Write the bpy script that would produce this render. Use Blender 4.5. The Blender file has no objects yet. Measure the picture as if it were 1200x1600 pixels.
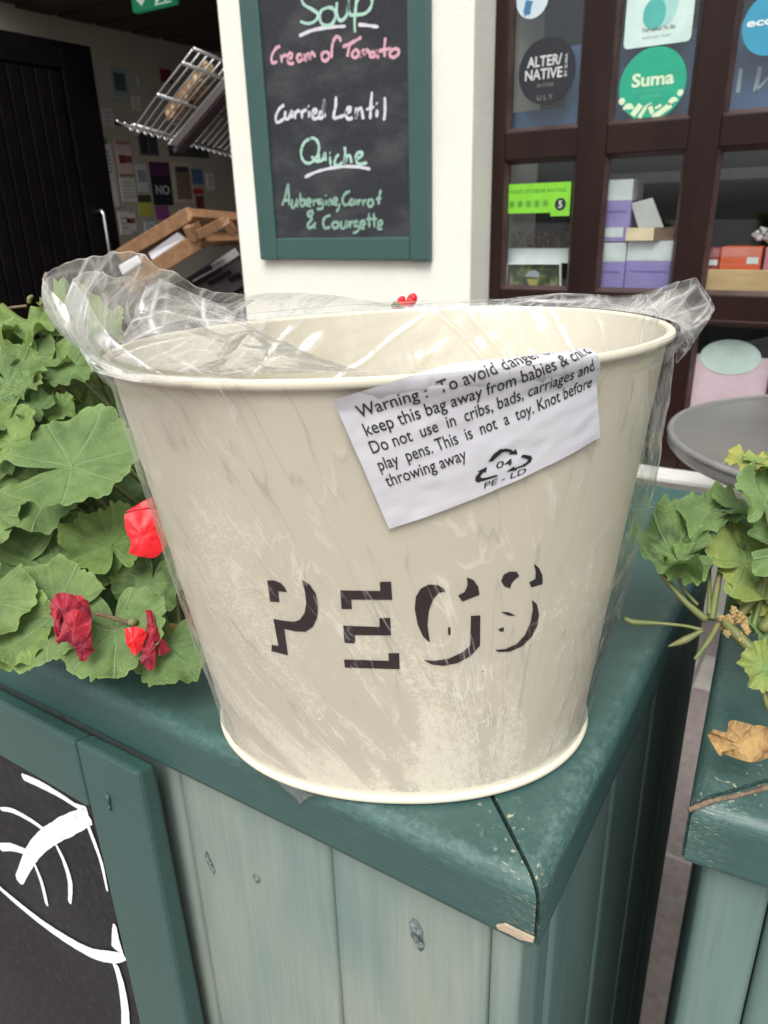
import bpy, bmesh, math, random
import numpy as np
from mathutils import Vector, Matrix, noise

random.seed(7)
S = bpy.context.scene
COL = S.collection
PI = math.pi
rad = math.radians

# ------------------------------------------------------------------ camera
PITCH, ROLL, YAW, FPX = rad(22.09), rad(1.65), rad(32.47), 1152.0
CAM = np.array([0.0, 0.0, 1.18])


def cam_axes():
    f = np.array([-math.sin(YAW) * math.cos(PITCH), math.cos(YAW) * math.cos(PITCH), -math.sin(PITCH)])
    r = np.array([math.cos(YAW), math.sin(YAW), 0.0])
    d = np.cross(f, r)
    c, s = math.cos(ROLL), math.sin(ROLL)
    return np.array([c * r + s * d, -s * r + c * d, f])


CM = cam_axes()
cd = bpy.data.cameras.new('camera')
cam = bpy.data.objects.new('camera', cd)
COL.objects.link(cam)
S.camera = cam
cd.sensor_fit = 'VERTICAL'
cd.sensor_height = 36.0
cd.sensor_width = 27.0
cd.lens = FPX / 1600 * 36.0
cd.clip_start, cd.clip_end = 0.01, 500
m4 = Matrix.Identity(4)
for i in range(3):
    m4[i][0], m4[i][1], m4[i][2], m4[i][3] = CM[0][i], -CM[1][i], -CM[2][i], CAM[i]
cam.matrix_world = m4
cd.dof.use_dof = True
cd.dof.focus_distance = 0.36
cd.dof.aperture_fstop = 20

# ------------------------------------------------------------------ light: soft overcast street light
SUN_EL, SUN_AZ = rad(54), rad(162)          # azimuth clockwise from +Y
w = bpy.data.worlds.new('World')
S.world = w
w.use_nodes = True
nt = w.node_tree
bg = nt.nodes['Background']
sky = nt.nodes.new('ShaderNodeTexSky')
sky.sky_type = 'NISHITA'
sky.sun_disc = False
sky.sun_elevation = SUN_EL
sky.sun_rotation = SUN_AZ
sky.dust_density = 4.0
sky.ozone_density = 1.0
hs = nt.nodes.new('ShaderNodeHueSaturation')
hs.inputs['Saturation'].default_value = 0.22
nt.links.new(sky.outputs[0], hs.inputs['Color'])
nt.links.new(hs.outputs[0], bg.inputs['Color'])
bg.inputs['Strength'].default_value = 0.15
sl = bpy.data.lights.new('sun', 'SUN')
sl.energy = 2.1
sl.angle = rad(35)
sl.color = (1.0, 0.965, 0.91)
so = bpy.data.objects.new('sun', sl)
COL.objects.link(so)
sd = Vector((math.sin(SUN_AZ) * math.cos(SUN_EL), math.cos(SUN_AZ) * math.cos(SUN_EL), math.sin(SUN_EL)))
so.rotation_euler = sd.to_track_quat('Z', 'Y').to_euler()
so.location = (0, 0, 12)
S.view_settings.view_transform = 'Standard'
S.view_settings.look = 'None'
S.view_settings.exposure = 0.31
S.view_settings.gamma = 1.0
S.cycles.transparent_max_bounces = 32
S.cycles.max_bounces = 10
S.cycles.use_denoising = True

# ------------------------------------------------------------------ pixel to place helpers (pixels of the 1200 x 1600 photograph)
def ray(x, y):
    return CM.T @ np.array([(x - 600) / FPX, (y - 800) / FPX, 1.0])


def PA(x, y, axis, val):
    d = ray(x, y)
    return CAM + d * ((val - CAM[axis]) / d[axis])


def PX(x, y, v): return PA(x, y, 0, v)
def PY(x, y, v): return PA(x, y, 1, v)
def PZ(x, y, v): return PA(x, y, 2, v)


def PD(x, y, dist):
    d = ray(x, y)
    return CAM + d / np.linalg.norm(d) * dist


def proj(p):
    c = CM @ (np.asarray(p, float) - CAM)
    return np.array([600 + FPX * c[0] / c[2], 800 + FPX * c[1] / c[2]])


# ------------------------------------------------------------------ mesh building
class MB:
    def __init__(self):
        self.v, self.f, self.uv, self.tint = [], [], {}, {}

    def add(self, verts, faces, uv=None, tint=None):
        o = len(self.v)
        self.v += [tuple(float(q) for q in p) for p in verts]
        self.f += [tuple(i + o for i in fc) for fc in faces]
        if uv is not None:
            for i, u in enumerate(uv):
                self.uv[o + i] = u
        if tint is not None:
            for i in range(len(verts)):
                self.tint[o + i] = tint[i] if isinstance(tint, list) else tint

    def box(self, a, b, M=None):
        (x0, y0, z0), (x1, y1, z1) = a, b
        vs = [(x0, y0, z0), (x1, y0, z0), (x1, y1, z0), (x0, y1, z0), (x0, y0, z1), (x1, y0, z1), (x1, y1, z1), (x0, y1, z1)]
        if M is not None:
            vs = [M @ Vector(p) for p in vs]
        self.add(vs, [(0, 3, 2, 1), (4, 5, 6, 7), (0, 1, 5, 4), (1, 2, 6, 5), (2, 3, 7, 6), (3, 0, 4, 7)])

    def hexa(self, p):
        """eight corners: bottom ring then top ring"""
        self.add(p, [(0, 3, 2, 1), (4, 5, 6, 7), (0, 1, 5, 4), (1, 2, 6, 5), (2, 3, 7, 6), (3, 0, 4, 7)])

    def beam(self, a, b, w, h, up=(0, 0, 1)):
        a, b = Vector(a), Vector(b)
        d = (b - a).normalized()
        s = d.cross(Vector(up)).normalized()
        u = s.cross(d)
        c = []
        for p in (a, b):
            c += [p - s * w / 2 - u * h / 2, p + s * w / 2 - u * h / 2, p + s * w / 2 + u * h / 2, p - s * w / 2 + u * h / 2]
        self.add(c, [(0, 1, 2, 3), (4, 7, 6, 5), (0, 4, 5, 1), (1, 5, 6, 2), (2, 6, 7, 3), (3, 7, 4, 0)])

    def tube(self, pts, r, n=8, closed=False, cap=True, tint=None):
        pts = [Vector(p) for p in pts]
        m = len(pts)
        rr = r if isinstance(r, (list, tuple)) else [r] * m
        vs, fs = [], []
        prev = None
        for i, p in enumerate(pts):
            if closed:
                d = (pts[(i + 1) % m] - pts[i - 1]).normalized()
            else:
                d = (pts[min(i + 1, m - 1)] - pts[max(i - 1, 0)]).normalized()
            if prev is None:
                s = d.orthogonal().normalized()
                if abs(d.z) < 0.9:
                    s = d.cross(Vector((0, 0, 1))).normalized()
            else:
                s = (prev - d * prev.dot(d)).normalized()
            prev = s
            u = d.cross(s)
            for k in range(n):
                a = 2 * PI * k / n
                vs.append(p + (s * math.cos(a) + u * math.sin(a)) * rr[i])
        for i in range(m if closed else m - 1):
            j = (i + 1) % m
            for k in range(n):
                l = (k + 1) % n
                fs.append((i * n + k, i * n + l, j * n + l, j * n + k))
        if cap and not closed:
            fs.append(tuple(range(n))[::-1])
            fs.append(tuple((m - 1) * n + k for k in range(n)))
        self.add(vs, fs, tint=tint)

    def prism(self, poly, ex):
        """polygon of 3-D points, thickened by vector ex"""
        n = len(poly)
        poly = [Vector(p) for p in poly]
        ex = Vector(ex)
        self.add(poly + [p + ex for p in poly],
                 [tuple(range(n)), tuple(range(2 * n - 1, n - 1, -1))] + [(i, n + i, n + (i + 1) % n, (i + 1) % n) for i in range(n)])

    def grid(self, P, nu, nv, closed_u=False, uv=None, tint=None):
        """P[i*nv+j]"""
        fs = []
        for i in range(nu if closed_u else nu - 1):
            i2 = (i + 1) % nu
            for j in range(nv - 1):
                fs.append((i * nv + j, i2 * nv + j, i2 * nv + j + 1, i * nv + j + 1))
        self.add(P, fs, uv=uv, tint=tint)


ORG = {}


def empty(name, loc=(0, 0, 0), parent=None):
    o = bpy.data.objects.new(name, None)
    o.empty_display_size = 0.05
    COL.objects.link(o)
    o.location = loc
    ORG[o.name] = Vector(loc)
    return o


def obj(name, mb, mat, parent=None, bevel=0.0, seg=2, smooth=None, recalc=True):
    """link a MB (world coordinates) as one mesh object, its origin at the parent's or at its own base"""
    vs = np.array(mb.v, float)
    if parent is not None:
        org = ORG[parent.name]
    else:
        org = Vector(((vs[:, 0].min() + vs[:, 0].max()) / 2, (vs[:, 1].min() + vs[:, 1].max()) / 2, vs[:, 2].min()))
    me = bpy.data.meshes.new(name)
    me.from_pydata([(p[0] - org.x, p[1] - org.y, p[2] - org.z) for p in mb.v], [], mb.f)
    if mb.uv:
        ul = me.uv_layers.new(name='UVMap')
        for lp in me.loops:
            ul.data[lp.index].uv = mb.uv.get(lp.vertex_index, (0, 0))
    if mb.tint:
        ca = me.color_attributes.new('tint', 'FLOAT_COLOR', 'POINT')
        for i in range(len(me.vertices)):
            t = mb.tint.get(i, (0, 0, 0))
            ca.data[i].color = (t[0], t[1], t[2], 1)
    if recalc or bevel > 0:
        bm = bmesh.new()
        bm.from_mesh(me)
        if recalc:
            bmesh.ops.recalc_face_normals(bm, faces=bm.faces)
        if bevel > 0:
            es = [e for e in bm.edges if len(e.link_faces) == 2 and e.calc_face_angle(0) > 0.5]
            bmesh.ops.bevel(bm, geom=es, offset=bevel, segments=seg, profile=0.5, affect='EDGES', clamp_overlap=True)
        bm.to_mesh(me)
        bm.free()
    if smooth is True:
        for p in me.polygons:
            p.use_smooth = True
    elif smooth:
        for p in me.polygons:
            p.use_smooth = True
        ang = smooth if isinstance(smooth, float) else 0.7
        try:
            me.set_sharp_from_angle(angle=ang)
        except Exception:
            pass
    me.materials.append(mat)
    o = bpy.data.objects.new(name, me)
    COL.objects.link(o)
    if parent is not None:
        o.parent = parent
        ORG[o.name] = org
    else:
        o.location = org
        ORG[o.name] = org
    return o


def tag(o, label, cat, group=None):
    o['label'] = label
    o['category'] = cat
    if group:
        o['group'] = group
    return o


def struct(o, kind='structure'):
    o['kind'] = kind
    return o


def thing(name, label, cat, loc, group=None):
    return tag(empty(name, loc), label, cat, group)


def catmull(pts, n=6):
    pts = [np.array(p, float) for p in pts]
    if len(pts) < 3:
        return [pts[0] + (pts[-1] - pts[0]) * i / n for i in range(n + 1)]
    out = []
    for i in range(len(pts) - 1):
        p0, p1, p2, p3 = pts[max(i - 1, 0)], pts[i], pts[i + 1], pts[min(i + 2, len(pts) - 1)]
        for k in range(n):
            t = k / n
            out.append(0.5 * ((2 * p1) + (p2 - p0) * t + (2 * p0 - 5 * p1 + 4 * p2 - p3) * t * t + (3 * p1 - p0 - 3 * p2 + p3) * t ** 3))
    out.append(pts[-1])
    return out


def ribbon(mb, pts, widths, nrm, lift, jitter=0.0):
    """flat stroke through 3-D points lying on a surface of normal nrm, lifted off it"""
    nrm = Vector(nrm).normalized()
    P = [Vector(p) + nrm * lift for p in pts]
    n = len(P)
    ws = widths if isinstance(widths, (list, tuple)) else [widths] * n
    vs = []
    for i in range(n):
        d = (P[min(i + 1, n - 1)] - P[max(i - 1, 0)])
        if d.length < 1e-9:
            d = Vector((1, 0, 0))
        s = nrm.cross(d.normalized())
        wv = ws[i] * (1 + jitter * (random.random() - 0.5))
        end = 0.55 if i in (0, n - 1) else 1.0
        vs += [P[i] - s * wv / 2 * end, P[i] + s * wv / 2 * end]
    mb.add(vs, [(2 * i, 2 * i + 1, 2 * i + 3, 2 * i + 2) for i in range(n - 1)])


def text_mesh(body, size=1.0, bold=0.0, align='LEFT'):
    """flat triangles of a line of text in font units; returns verts (x, y) and faces"""
    cu = bpy.data.curves.new('lettering', 'FONT')
    cu.body = body
    cu.size = size
    cu.align_x = align
    cu.offset = bold
    cu.resolution_u = 3
    o = bpy.data.objects.new('lettering', cu)
    COL.objects.link(o)
    dg = bpy.context.evaluated_depsgraph_get()
    ev = o.evaluated_get(dg)
    me = ev.to_mesh()
    vs = [(v.co.x, v.co.y) for v in me.vertices]
    fs = [tuple(p.vertices) for p in me.polygons]
    ev.to_mesh_clear()
    bpy.data.objects.remove(o)
    bpy.data.curves.remove(cu)
    return vs, fs


def fit_text(mb, body, fn, x0, x1, y0, h, bold=0.0):
    """lay a line of text between x0 and x1, letters of cap height h, through the map fn(x, y) -> 3-D"""
    vs, fs = text_mesh(body, 1.0, bold)
    if not vs:
        return
    xs = [v[0] for v in vs]
    k = (x1 - x0) / (max(xs) - min(xs))
    mb.add([fn(x0 + (v[0] - min(xs)) * k, y0 + v[1] * h / 0.69) for v in vs], fs)


# ------------------------------------------------------------------ materials
def new_mat(name):
    m = bpy.data.materials.new(name)
    m.use_nodes = True
    nt = m.node_tree
    return m, nt, nt.nodes['Principled BSDF'], nt.nodes['Material Output']


def N(nt, typ, **kw):
    n = nt.nodes.new(typ)
    for k, v in kw.items():
        if k in n.inputs.keys():
            n.inputs[k].default_value = v
        else:
            setattr(n, k, v)
    return n


def coords(nt, scale=(1, 1, 1), rot=(0, 0, 0), out='Object'):
    tc = N(nt, 'ShaderNodeTexCoord')
    mp = N(nt, 'ShaderNodeMapping')
    mp.inputs['Scale'].default_value = scale
    mp.inputs['Rotation'].default_value = rot
    nt.links.new(tc.outputs[out], mp.inputs['Vector'])
    return mp.outputs['Vector']


def ramp(nt, fac, stops):
    r = N(nt, 'ShaderNodeValToRGB')
    el = r.color_ramp.elements
    while len(el) < len(stops):
        el.new(0.5)
    for e, (p, c) in zip(el, stops):
        e.position = p
        e.color = (c, c, c, 1) if isinstance(c, (int, float)) else (*c, 1)
    nt.links.new(fac, r.inputs['Fac'])
    return r.outputs['Color']


def noise_tex(nt, vec, scale, detail=4, rough=0.55, dist=0.0):
    n = N(nt, 'ShaderNodeTexNoise', Scale=scale, Detail=detail, Roughness=rough, Distortion=dist)
    nt.links.new(vec, n.inputs['Vector'])
    return n.outputs['Fac']


def mixc(nt, fac, a, b):
    m = N(nt, 'ShaderNodeMix', data_type='RGBA')
    for sock, val in ((m.inputs[0], fac), (m.inputs[6], a), (m.inputs[7], b)):
        if isinstance(val, (int, float)):
            sock.default_value = val
        elif isinstance(val, tuple):
            sock.default_value = (*val, 1)
        else:
            nt.links.new(val, sock)
    return m.outputs[2]


def math_n(nt, op, a, b=None, clamp=False):
    m = N(nt, 'ShaderNodeMath', operation=op)
    m.use_clamp = clamp
    for i, v in enumerate((a, b)):
        if v is None:
            continue
        if isinstance(v, (int, float)):
            m.inputs[i].default_value = v
        else:
            nt.links.new(v, m.inputs[i])
    return m.outputs[0]


def bump(nt, bs, h, strength=0.3, dist=0.002, prev=None):
    b = N(nt, 'ShaderNodeBump', Strength=strength, Distance=dist)
    nt.links.new(h, b.inputs['Height'])
    if prev is not None:
        nt.links.new(prev, b.inputs['Normal'])
    if bs is not None:
        nt.links.new(b.outputs[0], bs.inputs['Normal'])
    return b.outputs[0]


def schlick(nt, k=1.0, normal=None, cap=1.0):
    """mirror share of a thin sheet seen from either side"""
    lw = N(nt, 'ShaderNodeLayerWeight', Blend=0.5)
    if normal is not None:
        nt.links.new(normal, lw.inputs['Normal'])
    p = math_n(nt, 'POWER', lw.outputs['Facing'], 5.0)
    return math_n(nt, 'MINIMUM', math_n(nt, 'MULTIPLY', math_n(nt, 'ADD', math_n(nt, 'MULTIPLY', p, 0.96), 0.04), k, True), cap)


def plain(name, col, rough=0.6, col2=None, nscale=20, bscale=None, bstr=0.2, bdist=0.002, metal=0.0, stretch=(1, 1, 1), spec=0.5, coat=0.0):
    m, nt, bs, out = new_mat(name)
    bs.inputs['Roughness'].default_value = rough
    bs.inputs['Metallic'].default_value = metal
    bs.inputs['Specular IOR Level'].default_value = spec
    bs.inputs['Coat Weight'].default_value = coat
    bs.inputs['Base Color'].default_value = (*col, 1)
    v = coords(nt, stretch)
    if col2:
        f = ramp(nt, noise_tex(nt, v, nscale, 5), [(0.35, 0.0), (0.65, 1.0)])
        nt.links.new(mixc(nt, f, col, col2), bs.inputs['Base Color'])
    if bscale:
        bump(nt, bs, noise_tex(nt, v, bscale, 4), bstr, bdist)
    return m


M = {}
M['render'] = plain('white_render', (0.80, 0.79, 0.71), 0.85, (0.73, 0.72, 0.645), 4, 200, 0.55, 0.004)
M['dark_wood'] = plain('dark_brown_paint', (0.013, 0.0055, 0.0048), 0.38, (0.022, 0.009, 0.007), 9, 60, 0.15, 0.001, stretch=(1, 1, 0.2), spec=0.22)
M['bead'] = plain('brown_glazing_bead', (0.060, 0.034, 0.031), 0.4, (0.035, 0.017, 0.015), 15)
M['black_door'] = plain('black_door_paint', (0.004, 0.003, 0.004), 0.5, (0.007, 0.005, 0.006), 12, spec=0.12)
M['interior_dark'] = plain('dark_interior', (0.03, 0.02, 0.015), 0.7, (0.02, 0.013, 0.01), 3)
M['ceiling'] = plain('brown_ceiling_boards', (0.030, 0.017, 0.011), 0.6, (0.018, 0.011, 0.008), 4)
M['cream_wall'] = plain('cream_interior_wall', (0.50, 0.45, 0.37), 0.8, (0.43, 0.39, 0.32), 2)
M['metal'] = plain('chrome_wire', (0.55, 0.56, 0.57), 0.28, metal=1.0)
M['white_plastic'] = plain('white_plastic', (0.72, 0.73, 0.72), 0.35)
M['paper'] = plain('white_paper', (0.74, 0.74, 0.72), 0.8, (0.66, 0.66, 0.66), 8)
M['black'] = plain('black_print', (0.010, 0.009, 0.010), 0.5)
M['table'] = plain('grey_table_top', (0.185, 0.185, 0.18), 0.30, (0.15, 0.148, 0.14), 3, 300, 0.05, 0.0005)
M['table_edge'] = plain('grey_table_edge', (0.23, 0.23, 0.225), 0.4, (0.19, 0.19, 0.186), 20)
M['soil'] = plain('dark_potting_soil', (0.012, 0.009, 0.007), 0.95, (0.028, 0.02, 0.014), 90, 160, 1.0, 0.01)
M['pine'] = plain('pale_pine', (0.50, 0.36, 0.19), 0.6, (0.42, 0.28, 0.13), 14, stretch=(1, 1, 5))
M['tray_wood'] = plain('orange_brown_tray_wood', (0.30, 0.165, 0.08), 0.6, (0.20, 0.105, 0.05), 30)
M['splinter'] = plain('bare_splintered_wood', (0.47, 0.385, 0.285), 0.8, (0.33, 0.25, 0.17), 260, 300, .6, .001, stretch=(.3, 1, 1))
M['twine'] = plain('old_brown_sealant', (0.12, 0.085, 0.06), 0.9, (0.22, 0.16, 0.11), 200, 300, 0.8, 0.003)
M['opp'] = plain('street_brick', (0.26, 0.19, 0.15), 0.85, (0.32, 0.25, 0.20), 3)
M['opp_glass'] = plain('dark_window_glass', (0.02, 0.025, 0.03), 0.1)


def pm(name, col, rough=0.5):
    key = 'c_' + name
    if key not in M:
        M[key] = plain(name, col, rough, tuple(c * 0.88 for c in col), 25)
    return M[key]


def teal_paint(name, worn):
    """satin teal paint brushed along the grain, worn pale where the 'tint' attribute marks an exposed edge"""
    m, nt, bs, out = new_mat(name)
    v = coords(nt, (6, 6, 60))
    streak = noise_tex(nt, v, 9, 6, 0.6)
    v2 = coords(nt)
    big = noise_tex(nt, v2, 14, 4)
    fine = noise_tex(nt, v2, 320, 3, 0.7)
    base = mixc(nt, ramp(nt, big, [(0.3, 0.0), (0.7, 1.0)]), (0.033, 0.080, 0.074), (0.036, 0.086, 0.079))
    base = mixc(nt, math_n(nt, 'MULTIPLY', ramp(nt, streak, [(0.45, 0.0), (0.75, 1.0)]), 0.22), base, (0.055, 0.118, 0.110))
    at = N(nt, 'ShaderNodeAttribute', attribute_name='tint')
    sep = N(nt, 'ShaderNodeSeparateColor')
    nt.links.new(at.outputs['Color'], sep.inputs[0])
    wear = math_n(nt, 'MULTIPLY', sep.outputs[0], ramp(nt, math_n(nt, 'ADD', math_n(nt, 'MULTIPLY', fine, 0.55), math_n(nt, 'MULTIPLY', streak, 0.45)), [(0.44, 0.0), (0.66, 1.0)]))
    base = mixc(nt, math_n(nt, 'MULTIPLY', wear, worn), base, (0.125, 0.215, 0.195))
    chip = math_n(nt, 'MULTIPLY', sep.outputs[1], ramp(nt, noise_tex(nt, v, 40, 3), [(0.61, 0.0), (0.66, 1.0)]))
    base = mixc(nt, chip, base, (0.50, 0.47, 0.33))
    nt.links.new(base, bs.inputs['Base Color'])
    nt.links.new(ramp(nt, big, [(0.2, 0.34), (0.8, 0.5)]), bs.inputs['Roughness'])
    b1 = bump(nt, None, streak, 0.35, 0.0012)
    bump(nt, bs, fine, 0.10, 0.0008, b1)
    return m


M['teal'] = teal_paint('teal_rail_paint', 0.75)
M['teal_frame'] = teal_paint('teal_frame_paint', 0.55)


def board_stain(name, c_pale, c_teal):
    """thin teal stain over pale softwood boards: long vertical grain, patches and a few knots"""
    m, nt, bs, out = new_mat(name)
    v = coords(nt, (1, 1, 0.055))
    g = noise_tex(nt, v, 130, 6, 0.6, 0.6)
    v2 = coords(nt, (1, 1, 0.4))
    big = noise_tex(nt, v2, 9, 3, 0.5, 0.5)
    fac = math_n(nt, 'ADD', math_n(nt, 'MULTIPLY', g, 0.32), math_n(nt, 'MULTIPLY', big, 0.88))
    base = mixc(nt, ramp(nt, fac, [(0.45, 0.0), (0.75, 1.0)]), c_pale, c_teal)
    fine = noise_tex(nt, coords(nt, (1, 1, 0.03)), 420, 3)
    base = mixc(nt, math_n(nt, 'MULTIPLY', ramp(nt, fine, [(0.5, 0.0), (0.75, 1.0)]), 0.28), base, tuple(c * 0.7 for c in c_teal))
    nt.links.new(base, bs.inputs['Base Color'])
    bs.inputs['Roughness'].default_value = 0.55
    bump(nt, bs, g, 0.25, 0.001)
    return m


M['boards'] = board_stain('teal_stained_boards', (0.245, 0.285, 0.240), (0.135, 0.205, 0.197))
M['boards_teal'] = board_stain('darker_teal_stained_boards', (0.135, 0.205, 0.190), (0.085, 0.150, 0.143))


def ground_mat():
    m, nt, bs, out = new_mat('mauve_grey_paving')
    v = coords(nt)
    a = noise_tex(nt, v, 45, 5, 0.65)
    b = noise_tex(nt, v, 400, 3, 0.6)
    base = mixc(nt, ramp(nt, a, [(0.35, 0.0), (0.65, 1.0)]), (0.20, 0.165, 0.160), (0.27, 0.232, 0.222))
    base = mixc(nt, ramp(nt, b, [(0.60, 0.0), (0.72, 0.8)]), base, (0.42, 0.38, 0.36))
    br = N(nt, 'ShaderNodeTexBrick', Scale=1.0)
    br.inputs['Color1'].default_value = br.inputs['Color2'].default_value = (1, 1, 1, 1)
    br.inputs['Mortar'].default_value = (0, 0, 0, 1)
    br.inputs['Brick Width'].default_value = 0.6
    br.inputs['Row Height'].default_value = 0.6
    br.inputs['Mortar Size'].default_value = 0.005
    nt.links.new(v, br.inputs['Vector'])
    base = mixc(nt, br.outputs['Color'], (0.36, 0.33, 0.31), base)
    nt.links.new(base, bs.inputs['Base Color'])
    bs.inputs['Roughness'].default_value = 0.8
    bump(nt, bs, a, 0.3, 0.004)
    return m


M['ground'] = ground_mat()
M['setts'] = plain('grey_stone_setts', (0.30, 0.29, 0.275), 0.85, (0.42, 0.40, 0.37), 12, 90, 0.4, 0.004)


def slate_mat(name, col, dust):
    m, nt, bs, out = new_mat(name)
    v = coords(nt)
    a = noise_tex(nt, coords(nt, (1, 1, 2.2), (0, 0.4, 0)), 5, 5, 0.6)
    b = noise_tex(nt, v, 150, 3)
    base = mixc(nt, math_n(nt, 'MULTIPLY', ramp(nt, a, [(0.45, 0.0), (0.8, 1.0)]), dust), col, (0.22, 0.22, 0.22))
    base = mixc(nt, math_n(nt, 'MULTIPLY', ramp(nt, b, [(0.5, 0.0), (0.8, 1.0)]), 0.08), base, (0.3, 0.3, 0.3))
    nt.links.new(base, bs.inputs['Base Color'])
    bs.inputs['Roughness'].default_value = 0.62
    bs.inputs['Specular IOR Level'].default_value = 0.3
    return m


M['slate'] = slate_mat('dusty_blackboard', (0.022, 0.024, 0.030), 0.24)
M['slate2'] = slate_mat('black_chalkboard_paint', (0.013, 0.013, 0.014), 0.06)


def chalk(name, col, gap=0.42, scale=700):
    """powdery chalk: broken up by grain so the board shows through"""
    m, nt, bs, out = new_mat(name)
    v = coords(nt)
    g = noise_tex(nt, v, scale, 3, 0.7)
    f = ramp(nt, g, [(gap - 0.08, 0.25), (gap + 0.1, 1.0)])
    bs.inputs['Base Color'].default_value = (*col, 1)
    bs.inputs['Roughness'].default_value = 0.95
    tr = N(nt, 'ShaderNodeBsdfTransparent')
    mx = N(nt, 'ShaderNodeMixShader')
    nt.links.new(f, mx.inputs[0])
    nt.links.new(tr.outputs[0], mx.inputs[1])
    nt.links.new(bs.outputs[0], mx.inputs[2])
    nt.links.new(mx.outputs[0], out.inputs[0])
    return m


M['chalk_mint'] = chalk('mint_chalk', (0.42, 0.66, 0.55))
M['chalk_pink'] = chalk('pink_chalk', (0.70, 0.40, 0.48))
M['chalk_white'] = chalk('white_chalk', (0.68, 0.68, 0.74))
M['chalk_sage'] = chalk('sage_green_chalk', (0.30, 0.50, 0.40), 0.46)
M['white_paint'] = chalk('white_brushed_paint', (0.74, 0.75, 0.78), 0.27, 90)


def glass_mat():
    m, nt, bs, out = new_mat('window_glass')
    gl = N(nt, 'ShaderNodeBsdfGlossy', Roughness=0.02)
    gl.inputs['Color'].default_value = (0.9, 0.95, 1, 1)
    tr = N(nt, 'ShaderNodeBsdfTransparent')
    tr.inputs['Color'].default_value = (0.965, 0.98, 0.975, 1)
    mx = N(nt, 'ShaderNodeMixShader')
    nt.links.new(schlick(nt, 1.0), mx.inputs[0])
    nt.links.new(tr.outputs[0], mx.inputs[1])
    nt.links.new(gl.outputs[0], mx.inputs[2])
    nt.links.new(mx.outputs[0], out.inputs[0])
    return m


M['glass'] = glass_mat()


def enamel():
    m, nt, bs, out = new_mat('cream_enamel')
    v = coords(nt)
    a = noise_tex(nt, v, 5, 3)
    base = mixc(nt, a, (0.640, 0.603, 0.487), (0.665, 0.630, 0.515))
    spk = N(nt, 'ShaderNodeTexVoronoi', Scale=30.0)
    nt.links.new(v, spk.inputs['Vector'])
    base = mixc(nt, ramp(nt, spk.outputs['Distance'], [(0.014, 1.0), (0.024, 0.0)]), base, (0.25, 0.22, 0.18))
    nt.links.new(base, bs.inputs['Base Color'])
    bs.inputs['Roughness'].default_value = 0.48
    bs.inputs['Specular IOR Level'].default_value = 0.3
    bump(nt, bs, noise_tex(nt, v, 30, 2), 0.06, 0.002)
    return m


M['enamel'] = enamel()
M['pegs_ink'] = plain('dark_brown_print', (0.018, 0.011, 0.012), 0.4, (0.024, 0.015, 0.016), 60)


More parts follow.
